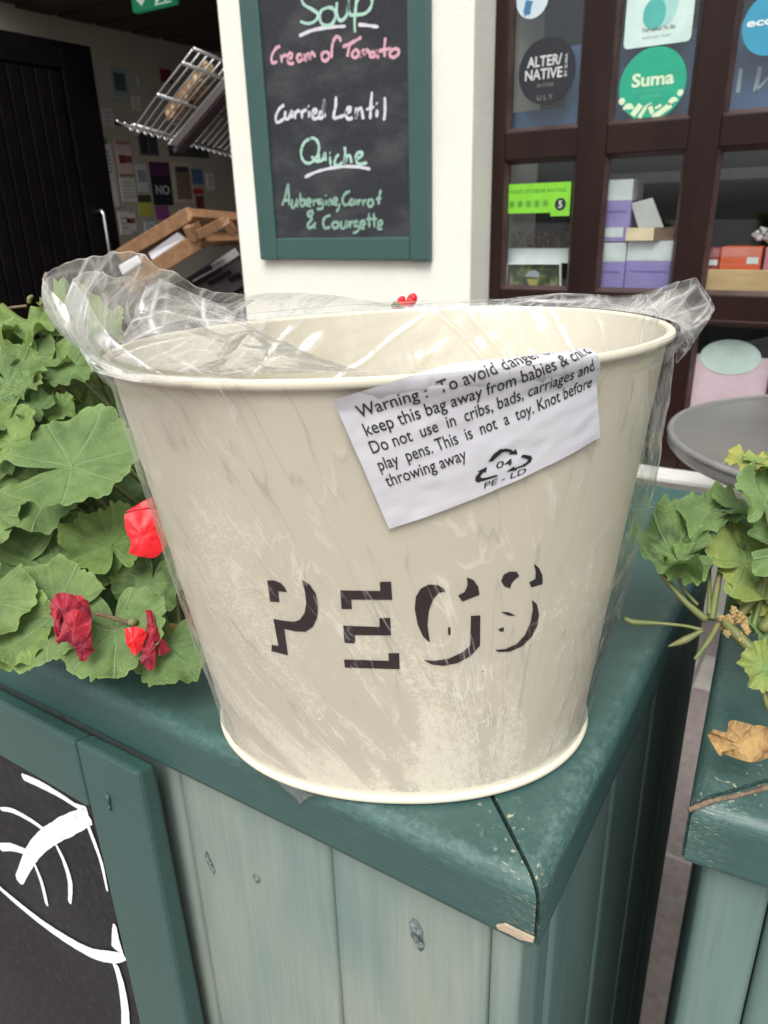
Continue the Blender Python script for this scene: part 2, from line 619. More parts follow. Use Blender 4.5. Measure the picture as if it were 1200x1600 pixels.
def film_mat(name, haze, gloss, cling):
    """clear polythene: see-through and glossy, whitened along its folds, sky glints painted in as haze (tint R); where it clings to the tin
    (cling) the air gap is gone in blotchy patches with a crisp outline, and drag creases fan up from the base"""
    m, nt, bs, out = new_mat(name)
    v = coords(nt)
    tr = N(nt, 'ShaderNodeBsdfTransparent')
    tr.inputs['Color'].default_value = (0.985, 0.985, 0.985, 1)
    gl = N(nt, 'ShaderNodeBsdfGlossy', Roughness=0.15)
    gl.inputs['Color'].default_value = (1, 1, 1, 1)
    df = N(nt, 'ShaderNodeBsdfTranslucent')
    df2 = N(nt, 'ShaderNodeBsdfDiffuse')
    for d in (df, df2):
        d.inputs['Color'].default_value = (0.9, 0.9, 0.9, 1)
    at = N(nt, 'ShaderNodeAttribute', attribute_name='tint')
    sep = N(nt, 'ShaderNodeSeparateColor')
    nt.links.new(at.outputs['Color'], sep.inputs[0])
    R, G, B = sep.outputs[0], sep.outputs[1], sep.outputs[2]
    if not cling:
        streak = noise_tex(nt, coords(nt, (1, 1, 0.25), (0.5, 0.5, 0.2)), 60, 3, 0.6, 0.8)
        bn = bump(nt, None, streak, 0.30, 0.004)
        fold = math_n(nt, 'MULTIPLY', R, ramp(nt, noise_tex(nt, v, 90, 3), [(0.35, 0.25), (0.62, 1.0)]))  # crease glints of the sky painted as white haze along the folds
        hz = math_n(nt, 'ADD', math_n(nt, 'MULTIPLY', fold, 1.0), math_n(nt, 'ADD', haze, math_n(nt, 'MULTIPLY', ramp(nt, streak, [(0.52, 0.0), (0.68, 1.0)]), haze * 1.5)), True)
    else:
        uv = N(nt, 'ShaderNodeUVMap')
        def uvn(sx, sy, detail, rough, dist, off=0.0):
            mp = N(nt, 'ShaderNodeMapping')
            mp.inputs['Scale'].default_value = (sx, sy, 1)
            mp.inputs['Location'].default_value = (off, off * 0.7, 0)
            nt.links.new(uv.outputs[0], mp.inputs['Vector'])
            return noise_tex(nt, mp.outputs['Vector'], 1.0, detail, rough, dist)
        p1 = uvn(52, 20, 4, 0.58, 0.7)
        pz = uvn(24, 12, 3, 0.5, 0.4, 7.0)
        def contour(fac, lev, wd):
            return ramp(nt, math_n(nt, 'ABSOLUTE', math_n(nt, 'SUBTRACT', fac, lev)), [(wd * 0.45, 1.0), (wd, 0.0)])
        line = math_n(nt, 'MULTIPLY', contour(p1, 0.54, 0.015), ramp(nt, uvn(30, 22, 2, 0.5, 0, 5.0), [(0.42, 0.0), (0.52, 1.0)]))
        p2 = noise_tex(nt, v, 560, 4, 0.68, 1.0)
        zone = math_n(nt, 'MULTIPLY', R, ramp(nt, math_n(nt, 'ADD', pz, math_n(nt, 'MULTIPLY', math_n(nt, 'SUBTRACT', p1, 0.5), 0.5)), [(0.36, 0.0), (0.54, 1.0)]))
        speck = ramp(nt, math_n(nt, 'ADD', p2, math_n(nt, 'MULTIPLY', math_n(nt, 'SUBTRACT', zone, 0.5), 0.22)), [(0.51, 0.0), (0.535, 1.0)])
        speck = math_n(nt, 'MULTIPLY', speck, ramp(nt, zone, [(0.05, 0.0), (0.35, 1.0)]))
        touch = math_n(nt, 'MAXIMUM', speck, math_n(nt, 'MULTIPLY', line, G), True)
        crease = math_n(nt, 'MULTIPLY', contour(uvn(95, 9, 2, 0.5, 0.2, 9.0), 0.5, 0.010), ramp(nt, uvn(20, 12, 2, 0.5, 0, 3.0), [(0.38, 0.0), (0.50, 1.0)]))
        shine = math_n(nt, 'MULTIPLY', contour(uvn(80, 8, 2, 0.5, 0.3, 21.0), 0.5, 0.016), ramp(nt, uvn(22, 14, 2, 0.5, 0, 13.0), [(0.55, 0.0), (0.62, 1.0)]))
        tc_ = mixc(nt, math_n(nt, 'MAXIMUM', touch, B, True), (0.845, 0.842, 0.835), (0.995, 0.995, 0.995))
        tc_ = mixc(nt, math_n(nt, 'MULTIPLY', crease, math_n(nt, 'MULTIPLY', math_n(nt, 'SUBTRACT', 1.0, B, True), 0.75)), tc_, (0.70, 0.70, 0.71))
        nt.links.new(tc_, tr.inputs['Color'])
        bn = bump(nt, None, uvn(70, 14, 4, 0.6, 0.6, 2.0), 0.25, 0.002)
        loose = math_n(nt, 'MULTIPLY', B, ramp(nt, noise_tex(nt, coords(nt, (1, 1, 0.3), (0.35, 0.2, 0)), 130, 4, 0.6, 0.5), [(0.44, 0.03), (0.64, 0.62)]))  # highlights on the loose sides painted in as streaky white haze
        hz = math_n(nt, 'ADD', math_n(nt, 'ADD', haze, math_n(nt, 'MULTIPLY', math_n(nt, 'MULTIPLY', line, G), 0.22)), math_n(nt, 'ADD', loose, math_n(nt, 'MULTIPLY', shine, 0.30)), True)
    nt.links.new(bn, gl.inputs['Normal'])
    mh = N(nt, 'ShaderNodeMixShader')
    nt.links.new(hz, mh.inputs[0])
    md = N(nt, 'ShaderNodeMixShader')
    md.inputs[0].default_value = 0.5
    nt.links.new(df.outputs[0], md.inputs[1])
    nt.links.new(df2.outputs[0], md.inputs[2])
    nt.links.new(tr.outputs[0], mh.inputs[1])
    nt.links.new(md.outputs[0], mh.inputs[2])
    mg = N(nt, 'ShaderNodeMixShader')
    nt.links.new(schlick(nt, gloss, bn, 0.36), mg.inputs[0])
    nt.links.new(mh.outputs[0], mg.inputs[1])
    nt.links.new(gl.outputs[0], mg.inputs[2])
    nt.links.new(mg.outputs[0], out.inputs[0])
    return m


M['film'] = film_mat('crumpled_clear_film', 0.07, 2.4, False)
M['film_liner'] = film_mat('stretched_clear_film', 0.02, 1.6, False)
M['film_cling'] = film_mat('clinging_clear_film', 0.006, 0.8, True)
M['label'] = plain('white_label_paper', (0.525, 0.525, 0.56), 0.7, (0.495, 0.495, 0.53), 40, 500, 0.12, 0.0006)


def leaf_mat(name, green, dark, pale):
    m, nt, bs, out = new_mat(name)
    uv = N(nt, 'ShaderNodeUVMap')
    sp = N(nt, 'ShaderNodeSeparateXYZ')
    nt.links.new(uv.outputs[0], sp.inputs[0])
    u, r = sp.outputs[0], sp.outputs[1]
    v = coords(nt)
    # seven veins from the stalk
    fr = math_n(nt, 'FRACT', math_n(nt, 'ADD', math_n(nt, 'MULTIPLY', u, 7.0), 0.0))
    dv = math_n(nt, 'MULTIPLY', math_n(nt, 'ABSOLUTE', math_n(nt, 'SUBTRACT', fr, 0.5)), r)
    vein = ramp(nt, dv, [(0.004, 1.0), (0.022, 0.0)])
    net = N(nt, 'ShaderNodeTexVoronoi', Scale=380.0, feature='DISTANCE_TO_EDGE')
    nt.links.new(v, net.inputs['Vector'])
    netf = ramp(nt, net.outputs['Distance'], [(0.02, 1.0), (0.14, 0.0)])
    mott = noise_tex(nt, v, 60, 5, 0.65)
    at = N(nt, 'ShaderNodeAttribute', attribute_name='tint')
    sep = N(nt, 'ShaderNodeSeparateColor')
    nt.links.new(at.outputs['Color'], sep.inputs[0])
    base = mixc(nt, ramp(nt, mott, [(0.3, 0.0), (0.7, 1.0)]), green, dark)
    zone = math_n(nt, 'MULTIPLY', ramp(nt, math_n(nt, 'ADD', r, math_n(nt, 'MULTIPLY', math_n(nt, 'SUBTRACT', mott, 0.5), 0.25)), [(0.38, 0.0), (0.50, 1.0), (0.58, 1.0), (0.70, 0.0)]), sep.outputs[1])
    base = mixc(nt, math_n(nt, 'MULTIPLY', zone, 0.6), base, (0.035, 0.055, 0.028))
    base = mixc(nt, math_n(nt, 'MULTIPLY', netf, 0.10), base, pale)
    base = mixc(nt, math_n(nt, 'MULTIPLY', vein, 0.5), base, pale)
    edge = ramp(nt, r, [(0.93, 0.0), (1.0, 0.5)])
    base = mixc(nt, edge, base, tuple(c * 1.25 for c in green))
    base = mixc(nt, math_n(nt, 'MULTIPLY', sep.outputs[0], ramp(nt, math_n(nt, 'ADD', r, math_n(nt, 'MULTIPLY', mott, 0.5)), [(0.45, 0.0), (1.1, 1.0)])), base, (0.42, 0.40, 0.10))
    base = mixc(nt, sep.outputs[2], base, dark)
    nt.links.new(base, bs.inputs['Base Color'])
    bs.inputs['Roughness'].default_value = 0.62
    bs.inputs['Specular IOR Level'].default_value = 0.3
    h = math_n(nt, 'SUBTRACT', math_n(nt, 'MULTIPLY', mott, 0.5), math_n(nt, 'ADD', math_n(nt, 'MULTIPLY', vein, 1.0), math_n(nt, 'MULTIPLY', netf, 0.3)))
    bump(nt, bs, h, 0.5, 0.0014)
    tl = N(nt, 'ShaderNodeBsdfTranslucent')
    nt.links.new(mixc(nt, 0.4, base, (0.20, 0.30, 0.05)), tl.inputs['Color'])
    mx = N(nt, 'ShaderNodeMixShader')
    mx.inputs[0].default_value = 0.22
    nt.links.new(bs.outputs[0], mx.inputs[1])
    nt.links.new(tl.outputs[0], mx.inputs[2])
    nt.links.new(mx.outputs[0], out.inputs[0])
    return m


M['leaf'] = leaf_mat('geranium_leaf', (0.200, 0.305, 0.105), (0.088, 0.160, 0.055), (0.33, 0.42, 0.22))
M['leaf_bright'] = leaf_mat('bright_geranium_leaf', (0.240, 0.355, 0.105), (0.115, 0.195, 0.055), (0.36, 0.46, 0.20))
M['dry_leaf'] = leaf_mat('dry_tan_leaf', (0.46, 0.31, 0.12), (0.28, 0.17, 0.07), (0.55, 0.42, 0.2))
M['stem'] = plain('green_stem', (0.105, 0.15, 0.04), 0.5, (0.17, 0.165, 0.06), 90, 200, 0.3, 0.001)
M['stem_brown'] = plain('brown_stem', (0.13, 0.075, 0.05), 0.6, (0.2, 0.14, 0.08), 120)
M['red'] = plain('scarlet_petal', (0.74, 0.012, 0.018), 0.45, (0.62, 0.008, 0.016), 60, 150, 0.25, 0.001, stretch=(1, 1, 3))
M['wilt'] = plain('wilted_crimson_petal', (0.36, 0.008, 0.022), 0.6, (0.16, 0.006, 0.022), 70, 220, 0.7, 0.002)

#BODY
# ================================================================== SETTING
ZR = 0.92                       # top of the planter rails
YW = 2.235                      # plane of the shop window
g = MB()
g.add([(-60, -60, 0), (60, -60, 0), (60, 60, 0), (-60, 60, 0)], [(0, 1, 2, 3)])
struct(obj('ground', g, M['ground']))
g = MB()                        # row of grey setts set in the paving along the shop wall
x = -3.4
while x < 2.5:
    wv = 0.115 + random.random() * 0.03
    g.box((x + 0.004, 1.80, -0.05), (x + wv - 0.004, 1.965, 0.006 + random.random() * 0.003))
    x += wv
struct(obj('sett_paving', g, M['setts'], bevel=0.006))

# --- front of the shop
pil = thing('rendered_pillar', 'white rendered pillar carrying the menu blackboard beside the shop doorway', 'pillar', (-1.46, 2.3, 0))
g = MB(); g.box((-1.915, 2.10, 0), (-1.007, 2.62, 3.2))
obj('shaft', g, M['render'], pil, bevel=0.006)
g = MB(); g.box((-1.93, 2.085, 0), (-0.992, 2.63, 0.16))
obj('base', g, M['render'], pil, bevel=0.006)
pw = MB(); pw.box((-0.99, YW - 0.04, 0), (2.6, YW + 0.25, 0.425))
pl = thing('plinth_wall', 'low white plinth wall under the brown shop window', 'wall', (0.3, YW, 0))
obj('wall_body', pw, M['render'], pl, bevel=0.004)
g = MB(); g.box((-0.99, YW - 0.085, 0.425), (2.6, YW + 0.25, 0.442))
obj('sill', g, pm('white_sill', (0.80, 0.79, 0.74), 0.6), pl, bevel=0.004)
up = MB(); up.box((-6.5, 2.11, 2.42), (2.6, 2.6, 6.5)); up.box((-1.007, 2.2, 1.98), (2.6, 2.6, 2.42))
up.box((-6.5, 2.11, 0), (-3.75, 2.6, 2.42))
struct(obj('front_wall', up, M['render']))

# window: brown timber frame with panes
win = thing('shop_window', 'dark brown timber shop window with small panes and stickers', 'window', (0.0, YW, 0.45))
cols = [(-0.967, -0.750), (-0.668, -0.455), (-0.378, -0.165), (-0.088, 0.125), (0.202, 0.415), (0.492, 0.705)]
rows = [(0.500, 0.874), (0.949, 1.312), (1.386, 1.86)]
g = MB()
xs = [-1.006] + [c for p in cols for c in p] + [0.79]
for i in range(0, len(xs), 2):
    g.box((xs[i], YW, 0.442), (xs[i + 1], YW + 0.06, 1.98))
obj('stile', g, M['dark_wood'], win, bevel=0.004)
zs = [0.442] + [c for p in rows for c in p] + [1.98]
g = MB()
for (a, b) in cols:
    for i in range(0, len(zs), 2):
        g.box((a - 0.0005, YW + 0.003, zs[i]), (b + 0.0005, YW + 0.057, zs[i + 1]))
obj('rail', g, M['dark_wood'], win, bevel=0.003)
g = MB(); g.box((-1.0, YW - 0.035, 0.872), (0.78, YW - 0.0005, 0.888))
obj('ledge', g, M['dark_wood'], win, bevel=0.004)
for (a, b) in cols:
    for (c, d) in rows:
        f = MB(); t = 0.011
        y0, y1 = YW + 0.004, YW + 0.022
        o4 = [(a, c), (b, c), (b, d), (a, d)]
        i4 = [(a + t, c + t), (b - t, c + t), (b - t, d - t), (a + t, d - t)]
        for k in range(4):
            l = (k + 1) % 4
            f.add([(o4[k][0], y0, o4[k][1]), (o4[l][0], y0, o4[l][1]), (i4[l][0], y1, i4[l][1]), (i4[k][0], y1, i4[k][1])], [(0, 1, 2, 3)])
        pn = MB(); pn.box((a + 0.002, YW + 0.022, c + 0.002), (b - 0.002, YW + 0.026, d - 0.002))
        po = obj('pane', pn, M['glass'], win)
        obj('glazing_bead', f, M['bead'], po, recalc=False)

# interior shell
rm = MB(); rm.box((-6.5, 2.3, -0.02), (2.6, 5.6, 0.02))
struct(obj('interior_floor', rm, M['interior_dark']))
rm = MB(); rm.box((-6.5, 2.12, 2.12), (-3.5, 5.6, 2.2)); rm.box((-3.5, 2.3, 2.10), (2.6, 5.6, 2.2))
for k in range(14):
    rm.box((-3.5, 2.5 + k * 0.22, 2.088), (2.6, 2.685 + k * 0.22, 2.104))
struct(obj('interior_ceiling', rm, M['ceiling']))
rm = MB(); rm.box((-6.5, 5.5, 0), (2.6, 5.6, 2.2)); rm.box((2.5, 2.5, 0), (2.6, 5.6, 2.2)); rm.box((-0.2, 4.3, 0), (2.5, 4.4, 2.2))
struct(obj('interior_back_wall', rm, M['interior_dark']))
XP = -3.5
rm = MB(); rm.box((XP - 0.1, 2.3, 0), (XP, 4.15, 2.12))
struct(obj('interior_side_wall', rm, M['cream_wall']))
rm = MB(); rm.box((XP - 0.1, 4.15, 0), (XP, 5.6, 2.12))
struct(obj('interior_dark_wall', rm, M['interior_dark']))

# black boarded door, folded back against the side wall
dr = thing('boarded_door', 'black boarded door folded open inside the shop doorway', 'door', (-3.25, 2.3, 0))
XD = -3.22
ye = float(PX(165, 390, XD)[1]); yt = float(PX(140, 70, XD)[1])
zt = float(PX(138, 72, XD)[2])
dl = MB(); dl.box((XD - 0.045, 1.72, 0.03), (XD - 0.012, yt, zt))
obj('leaf', dl, M['black_door'], dr)
bd = MB()
yy = 1.74
while yy < yt - 0.20:
    bd.box((XD - 0.012, yy, 0.05), (XD, yy + 0.062, zt - 0.12)); yy += 0.0665
obj('board', bd, M['black_door'], dr, bevel=0.006)
st = MB(); st.box((XD - 0.012, yt - 0.17, 0.03), (XD + 0.003, yt, zt)); st.box((XD - 0.012, 1.72, zt - 0.11), (XD + 0.002, yt - 0.17, zt))
obj('stile', st, M['black_door'], dr, bevel=0.003)
hb = MB()
h0, h1 = PX(147, 328, XD + 0.05), PX(160, 328, XD + 0.05)
yh, zh = float(h1[1]), float(h1[2])
pth = [(XD, yh, zh - 0.01), (XD + 0.045, yh, zh - 0.004), (XD + 0.055, yh, zh - 0.02), (XD + 0.055, yh, zh - 0.26), (XD + 0.045, yh, zh - 0.28), (XD, yh, zh - 0.28)]
hb.tube(pth, 0.0095, 10)
obj('pull_handle', hb, M['metal'], dr, smooth=True)

# --- menu blackboard on the pillar
YB = 2.072
bb = thing('menu_blackboard', 'chalked menu blackboard in a teal frame hung on the white pillar', 'blackboard', (-1.46, YB, 1.05))
L0, R0 = PY(402.3, 406, YB), PY(672.5, 409, YB)
xl, xr, zb = float(L0[0]) + 0.012, float(R0[0]) - 0.006, float((L0[2] + R0[2]) / 2)
zi = float(PY(530, 371, YB + 0.01)[2])
xi0, xi1 = float(PY(427.5, 371, YB)[0]) + 0.008, float(PY(637.5, 369, YB)[0]) + 0.004
ztop = 1.98
g = MB(); g.box((xi0 - 0.01, YB + 0.012, zb + 0.01), (xi1 + 0.01, YB + 0.022, ztop - 0.02))
slate = obj('slate', g, M['slate'], bb)
for (a, b) in (((xl, YB, zb), (xi0, YB + 0.027, ztop)), ((xi1, YB, zb), (xr, YB + 0.027, ztop))):
    g = MB(); g.box(a, b); obj('frame_side', g, M['teal_frame'], bb, bevel=0.005)
g = MB(); g.box((xi0 + 0.0008, YB + 0.001, zb + 0.002), (xi1 - 0.0008, YB + 0.027, zi)); obj('frame_bottom', g, M['teal_frame'], bb, bevel=0.005)
g = MB(); g.box((xi0 + 0.0008, YB + 0.001, ztop - 0.09), (xi1 - 0.0008, YB + 0.027, ztop)); obj('frame_top', g, M['teal_frame'], bb, bevel=0.005)

Z4 = lambda x, y: (400 + x / 4.615, y / 4.615)
Z5 = lambda x, y: (400 + x / 4.615, 190 + y / 4.615)


def chalk_words(name, strokes, zf, mat, wd, parent):
    mb = MB()
    for s in strokes:
        pts = [PY(*zf(*p), YB + 0.012) for p in s]
        c = catmull(pts, 5) if len(pts) > 2 else [pts[0] + (pts[-1] - pts[0]) * k / 4 for k in range(5)]
        ribbon(mb, c, [wd * (0.8 + 0.45 * random.random()) for _ in c], (0, -1, 0), 0.0008 + random.random() * 0.0004)
    return obj(name, mb, mat, parent, recalc=False)


soup = [[(345, -40), (333, 0), (350, 35), (400, 65), (443, 95), (445, 130), (415, 160), (370, 170), (320, 155)],
        [(520, 55), (475, 75), (460, 120), (475, 170), (515, 187), (555, 165), (578, 110), (560, 65), (515, 52)],
        [(585, 15), (582, 80), (598, 140), (625, 145), (655, 110), (665, 60), (667, 10), (665, 60), (680, 105), (712, 108)],
        [(728, -20), (720, 60), (712, 150), (715, 235)],
        [(725, 30), (745, -15), (800, -30), (838, 5), (822, 65), (780, 100), (722, 108)]]
tom = [[(175, 335), (150, 345), (122, 385), (112, 430), (125, 455), (155, 443)], [(180, 395), (190, 455)], [(185, 422), (205, 400), (225, 400)],
       [(228, 430), (258, 415), (262, 390), (245, 385), (232, 405), (232, 445), (255, 462), (275, 450)],
       [(330, 395), (305, 395), (298, 425), (315, 445), (335, 420), (340, 392), (345, 440)],
       [(358, 385), (362, 440), (372, 395), (385, 390), (390, 425), (400, 385), (412, 380), (428, 412)],
       [(500, 372), (478, 390), (478, 425), (500, 440), (525, 420), (525, 385), (500, 372)],
       [(614, 302), (600, 270), (575, 268), (555, 310), (548, 360), (547, 420)],
       [(625, 338), (690, 310), (762, 268)], [(680, 320), (668, 365), (660, 410)],
       [(715, 360), (695, 385), (700, 410), (725, 415), (742, 385), (730, 362), (712, 360)],
       [(760, 365), (755, 412), (765, 375), (780, 365), (785, 395), (795, 365), (810, 362), (818, 392)],
       [(860, 375), (830, 380), (825, 405), (845, 412), (865, 390), (870, 365), (875, 405), (890, 410)],
       [(935, 270), (928, 340), (930, 412)], [(885, 370), (930, 358), (975, 350)],
       [(1000, 350), (970, 375), (970, 405), (1000, 412), (1030, 385), (1025, 357), (998, 350)]]
lentil = [[(205, 757), (170, 785), (145, 840), (152, 882), (185, 870), (205, 852)], [(215, 800), (210, 850), (235, 855), (258, 800), (262, 855)],
          [(280, 800), (285, 858)], [(283, 825), (300, 800), (318, 805)], [(328, 795), (335, 855)], [(332, 820), (350, 795), (366, 800)],
          [(385, 800), (383, 850)], [(378, 763), (383, 770)], [(408, 825), (435, 810), (435, 790), (415, 795), (408, 830), (420, 858), (450, 848)],
          [(485, 800), (460, 815), (455, 845), (475, 850), (490, 810), (490, 715), (490, 800), (500, 845)],
          [(578, 695), (575, 770), (560, 845), (600, 845), (640, 830)],
          [(645, 820), (680, 800), (680, 775), (660, 785), (650, 830), (668, 858), (700, 850)],
          [(722, 775), (725, 855), (730, 810), (750, 780), (765, 800), (775, 862)], [(838, 660), (830, 760), (825, 860)], [(795, 790), (855, 770)],
          [(875, 790), (872, 848)], [(869, 743), (875, 751)], [(930, 700), (932, 790), (924, 870)]]
quiche = [[(400, 120), (350, 150), (326, 220), (345, 285), (395, 298), (445, 240), (455, 170), (425, 122), (385, 125)], [(400, 250), (430, 280), (455, 292)],
          [(455, 230), (455, 280), (480, 275), (498, 225), (502, 285)], [(535, 250), (540, 320)], [(532, 223), (538, 229)],
          [(600, 235), (575, 265), (570, 310), (600, 315), (625, 290)], [(640, 180), (645, 240), (640, 300), (660, 250), (680, 250), (690, 300)],
          [(720, 270), (760, 250), (765, 225), (735, 225), (722, 260), (735, 305), (770, 305), (802, 295)]]
aub = [[(190, 605), (215, 530), (232, 450), (238, 530), (240, 605)], [(205, 570), (245, 565)], [(262, 560), (258, 615), (280, 615), (298, 560), (300, 620)],
       [(320, 510), (322, 605)], [(325, 570), (350, 565), (350, 600), (322, 610)], [(365, 590), (395, 580), (390, 560), (370, 565), (368, 600), (397, 612)],
       [(415, 560), (418, 610)], [(418, 580), (440, 560)], [(475, 560), (450, 570), (455, 595), (475, 580), (478, 560), (482, 620), (440, 632)],
       [(505, 565), (507, 605)], [(502, 528), (506, 536)], [(525, 560), (527, 605), (532, 570), (545, 565), (552, 605)],
       [(562, 585), (585, 570), (580, 550), (565, 560), (565, 595), (590, 600)], [(605, 590), (597, 625), (580, 652)],
       [(680, 500), (640, 525), (625, 570), (640, 600), (668, 592)], [(700, 560), (680, 570), (680, 600), (705, 590), (715, 560), (718, 605)],
       [(735, 560), (740, 605)], [(738, 582), (757, 560)], [(770, 560), (775, 605)], [(775, 582), (796, 560)],
       [(825, 558), (808, 580), (815, 610), (840, 605), (845, 575), (825, 558)], [(900, 490), (890, 550), (885, 600)], [(865, 560), (906, 552)],
       [(408, 640), (378, 655), (380, 680), (405, 700), (375, 740), (385, 768), (415, 752), (432, 725)], [(388, 690), (412, 660), (405, 640)], [(405, 740), (432, 772)],
       [(540, 675), (500, 690), (485, 730), (500, 768), (537, 758)], [(570, 720), (552, 740), (560, 765), (585, 765), (595, 735), (572, 720)],
       [(615, 715), (615, 765), (640, 765), (655, 715), (658, 770)], [(675, 715), (680, 768)], [(678, 735), (702, 715)],
       [(735, 715), (712, 730), (715, 755), (738, 745), (742, 715), (742, 780), (700, 805)],
       [(755, 755), (785, 740), (780, 715), (760, 725), (758, 765), (785, 770)], [(815, 660), (818, 765)], [(795, 705), (835, 700)],
       [(850, 660), (855, 765)], [(835, 705), (875, 700)], [(880, 755), (908, 740), (905, 715), (885, 725), (882, 770), (912, 772)]]
cw = 0.0088
chalk_words('chalk_lettering', soup, Z4, M['chalk_mint'], cw, bb)
chalk_words('chalk_underline', [[(312, 260), (400, 222), (500, 200), (580, 193), (648, 190)], [(738, 178), (800, 183), (885, 195)]], Z4, M['chalk_white'], cw, bb)
chalk_words('chalk_lettering', tom, Z4, M['chalk_pink'], cw, bb)
chalk_words('chalk_lettering', lentil, Z4, M['chalk_white'], cw * 1.05, bb)
chalk_words('chalk_lettering', quiche, Z5, M['chalk_mint'], cw, bb)
chalk_words('chalk_underline', [[(352, 402), (430, 365), (520, 340), (620, 325), (720, 325), (825, 342)]], Z5, M['chalk_white'], cw, bb)
chalk_words('chalk_lettering', aub, Z5, M['chalk_sage'], cw * 0.95, bb)

# ------------------------------------------------------------------ planters
def make_planter(name, label, x0, x1, y0, y1, mat4, board_mat, boards_front, seed):
    """mitred teal rails on a box of upright boards; x0..x1, y0..y1 is the outer edge of the rails"""
    rnd = random.Random(seed)
    root = thing(name, label, 'planter', tuple(mat4 @ Vector(((x0 + x1) / 2, (y0 + y1) / 2, 0))), 'teal planters outside the shop')
    W, T = 0.115, 0.036
    # profile: (distance in from the outer edge, height)
    RD = 0.0085
    prof = [(0.0015, ZR - T), (0.0, ZR - T + 0.0015), (0.0, ZR - T + 0.004), (0.0, ZR - RD - 0.002), (0.0, ZR - RD)]
    for k in range(1, 8):
        a = k / 8 * PI / 2
        prof.append((RD * (1 - math.cos(a)), ZR - RD + RD * math.sin(a)))
    prof += [(RD, ZR), (0.016, ZR), (0.024, ZR), (0.036, ZR), (W, ZR), (W, ZR - T)]
    cor = [(x0, y0), (x1, y0), (x1, y1), (x0, y1)]
    inn = [(1, 1), (-1, 1), (-1, -1), (1, -1)]
    for s in range(4):
        a, b = cor[s], cor[(s + 1) % 4]
        ia, ib = inn[s], inn[(s + 1) % 4]
        L = math.hypot(b[0] - a[0], b[1] - a[1])
        d = ((b[0] - a[0]) / L, (b[1] - a[1]) / L)
        nin = (-d[1], d[0])
        n = max(12, int(L / 0.02))
        P, tint = [], []
        gap = 0.0013 + rnd.random() * 0.0006
        for i in range(n + 1):
            for (o, z) in prof:
                lo, hi = o + gap, L - o - gap
                q = lo + (hi - lo) * i / n
                wob = 0.0006 * noise.noise(Vector((q * 9, s * 3.1 + seed, z * 20)))
                p = Vector((a[0] + d[0] * q + nin[0] * (o + (wob if o < 0.02 else 0)), a[1] + d[1] * q + nin[1] * (o + (wob if o < 0.02 else 0)), z))
                P.append(mat4 @ p)
                we = math.exp(-((o - 0.006) / 0.009) ** 2) * (1 if z > ZR - 0.010 else 0.25)
                endd = min(q - lo, hi - q)
                en = math.exp(-(endd / 0.012) ** 2)
                patch = 0.5 + 0.5 * noise.noise(Vector((q * 5 + 7 * s, seed * 2.3, 0.0)))
                near = math.exp(-((q - lo if s == 1 else hi - q) / 0.12) ** 2) if s in (0, 1) else 0.3
                wr = min(1.0, we * (0.22 + 0.55 * patch + (0.75 if s == 1 else 0.2) * near) + en * 0.35)
                ch = 0.85 if endd < 0.0016 else (0.55 if (z < ZR - T + 0.001 and o < 0.01 and patch > 0.45) else 0.0)
                tint.append((wr, ch, 0))
        mb = MB()
        mb.grid(P, n + 1, len(prof), tint=tint)
        np_ = len(prof)
        mb.f += [tuple(range(np_)), tuple(n * np_ + k for k in range(np_ - 1, -1, -1))]
        mb.f += [(i * np_, i * np_ + np_ - 1, (i + 1) * np_ + np_ - 1, (i + 1) * np_) for i in range(n)]
        obj('cap_rail', mb, M['teal'], root, smooth=0.9)
    # upright boards on each side, 10 mm in from the rail edge
    bi = 0.010
    def boards(a, b, inward, cuts, bmat=None):
        bmat = bmat or board_mat
        L = math.hypot(b[0] - a[0], b[1] - a[1])
        d = Vector(((b[0] - a[0]) / L, (b[1] - a[1]) / L, 0))
        iv = Vector((inward[0], inward[1], 0))
        pos = 0.0
        for wv in cuts:
            e = min(pos + wv, L)
            w_ = e - pos - 0.0008
            r_ = min(0.0075, w_ * 0.3)
            sec = [(0, 0.018), (0, r_ + 0.002)] + [(r_ * (1 - math.cos(q_ * PI / 12)), r_ * (1 - math.sin(q_ * PI / 12)) * 0.75) for q_ in range(0, 7)] + [(r_ + 0.002, 0), (w_ / 2, 0)]
            sec += [(w_ - x_, y_) for (x_, y_) in reversed(sec[:-1])]
            A = Vector((a[0], a[1], 0)) + d * (pos + 0.0004)
            P = []
            for zz in (0.012, 0.3, 0.6, 0.8, ZR - T - 0.0005):
                for (x_, y_) in sec:
                    wv_ = 0.0006 * noise.noise(Vector((pos * 7 + x_ * 20, zz * 3, seed)))
                    P.append(mat4 @ (A + d * x_ + iv * (y_ + max(-0.0002, wv_)) + Vector((0, 0, zz))))
            ns = len(sec)
            mb = MB()
            mb.add(P, [(k_ * ns + q_, k_ * ns + q_ + 1, (k_ + 1) * ns + q_ + 1, (k_ + 1) * ns + q_) for k_ in range(4) for q_ in range(ns - 1)])
            mb.f += [tuple(4 * ns + q_ for q_ in range(ns)), tuple(range(ns))[::-1]]
            obj('board', mb, bmat, root, smooth=0.9)
            pos = e
            if pos >= L - 1e-6:
                break
    bx0, bx1, by0, by1 = x0 + bi, x1 - bi, y0 + bi, y1 - bi
    if boards_front == 'right':
        cuts = [0.016, 0.093, 0.113] + [0.11] * 20
        boards((bx1, by0), (bx0, by0), (0, 1), cuts)
    else:
        cuts = [0.032, 0.15] + [0.13] * 20
        boards((bx0, by0), (bx1, by0), (0, 1), cuts)
    sx = bx1 if boards_front == 'right' else bx0
    boards((sx, by0 + 0.0185), (sx, by1), (-1, 0) if boards_front == 'right' else (1, 0), [0.03, 0.11, 0.11, 0.11, 0.2], M['boards_teal'])
    ox = bx0 if boards_front == 'right' else bx1
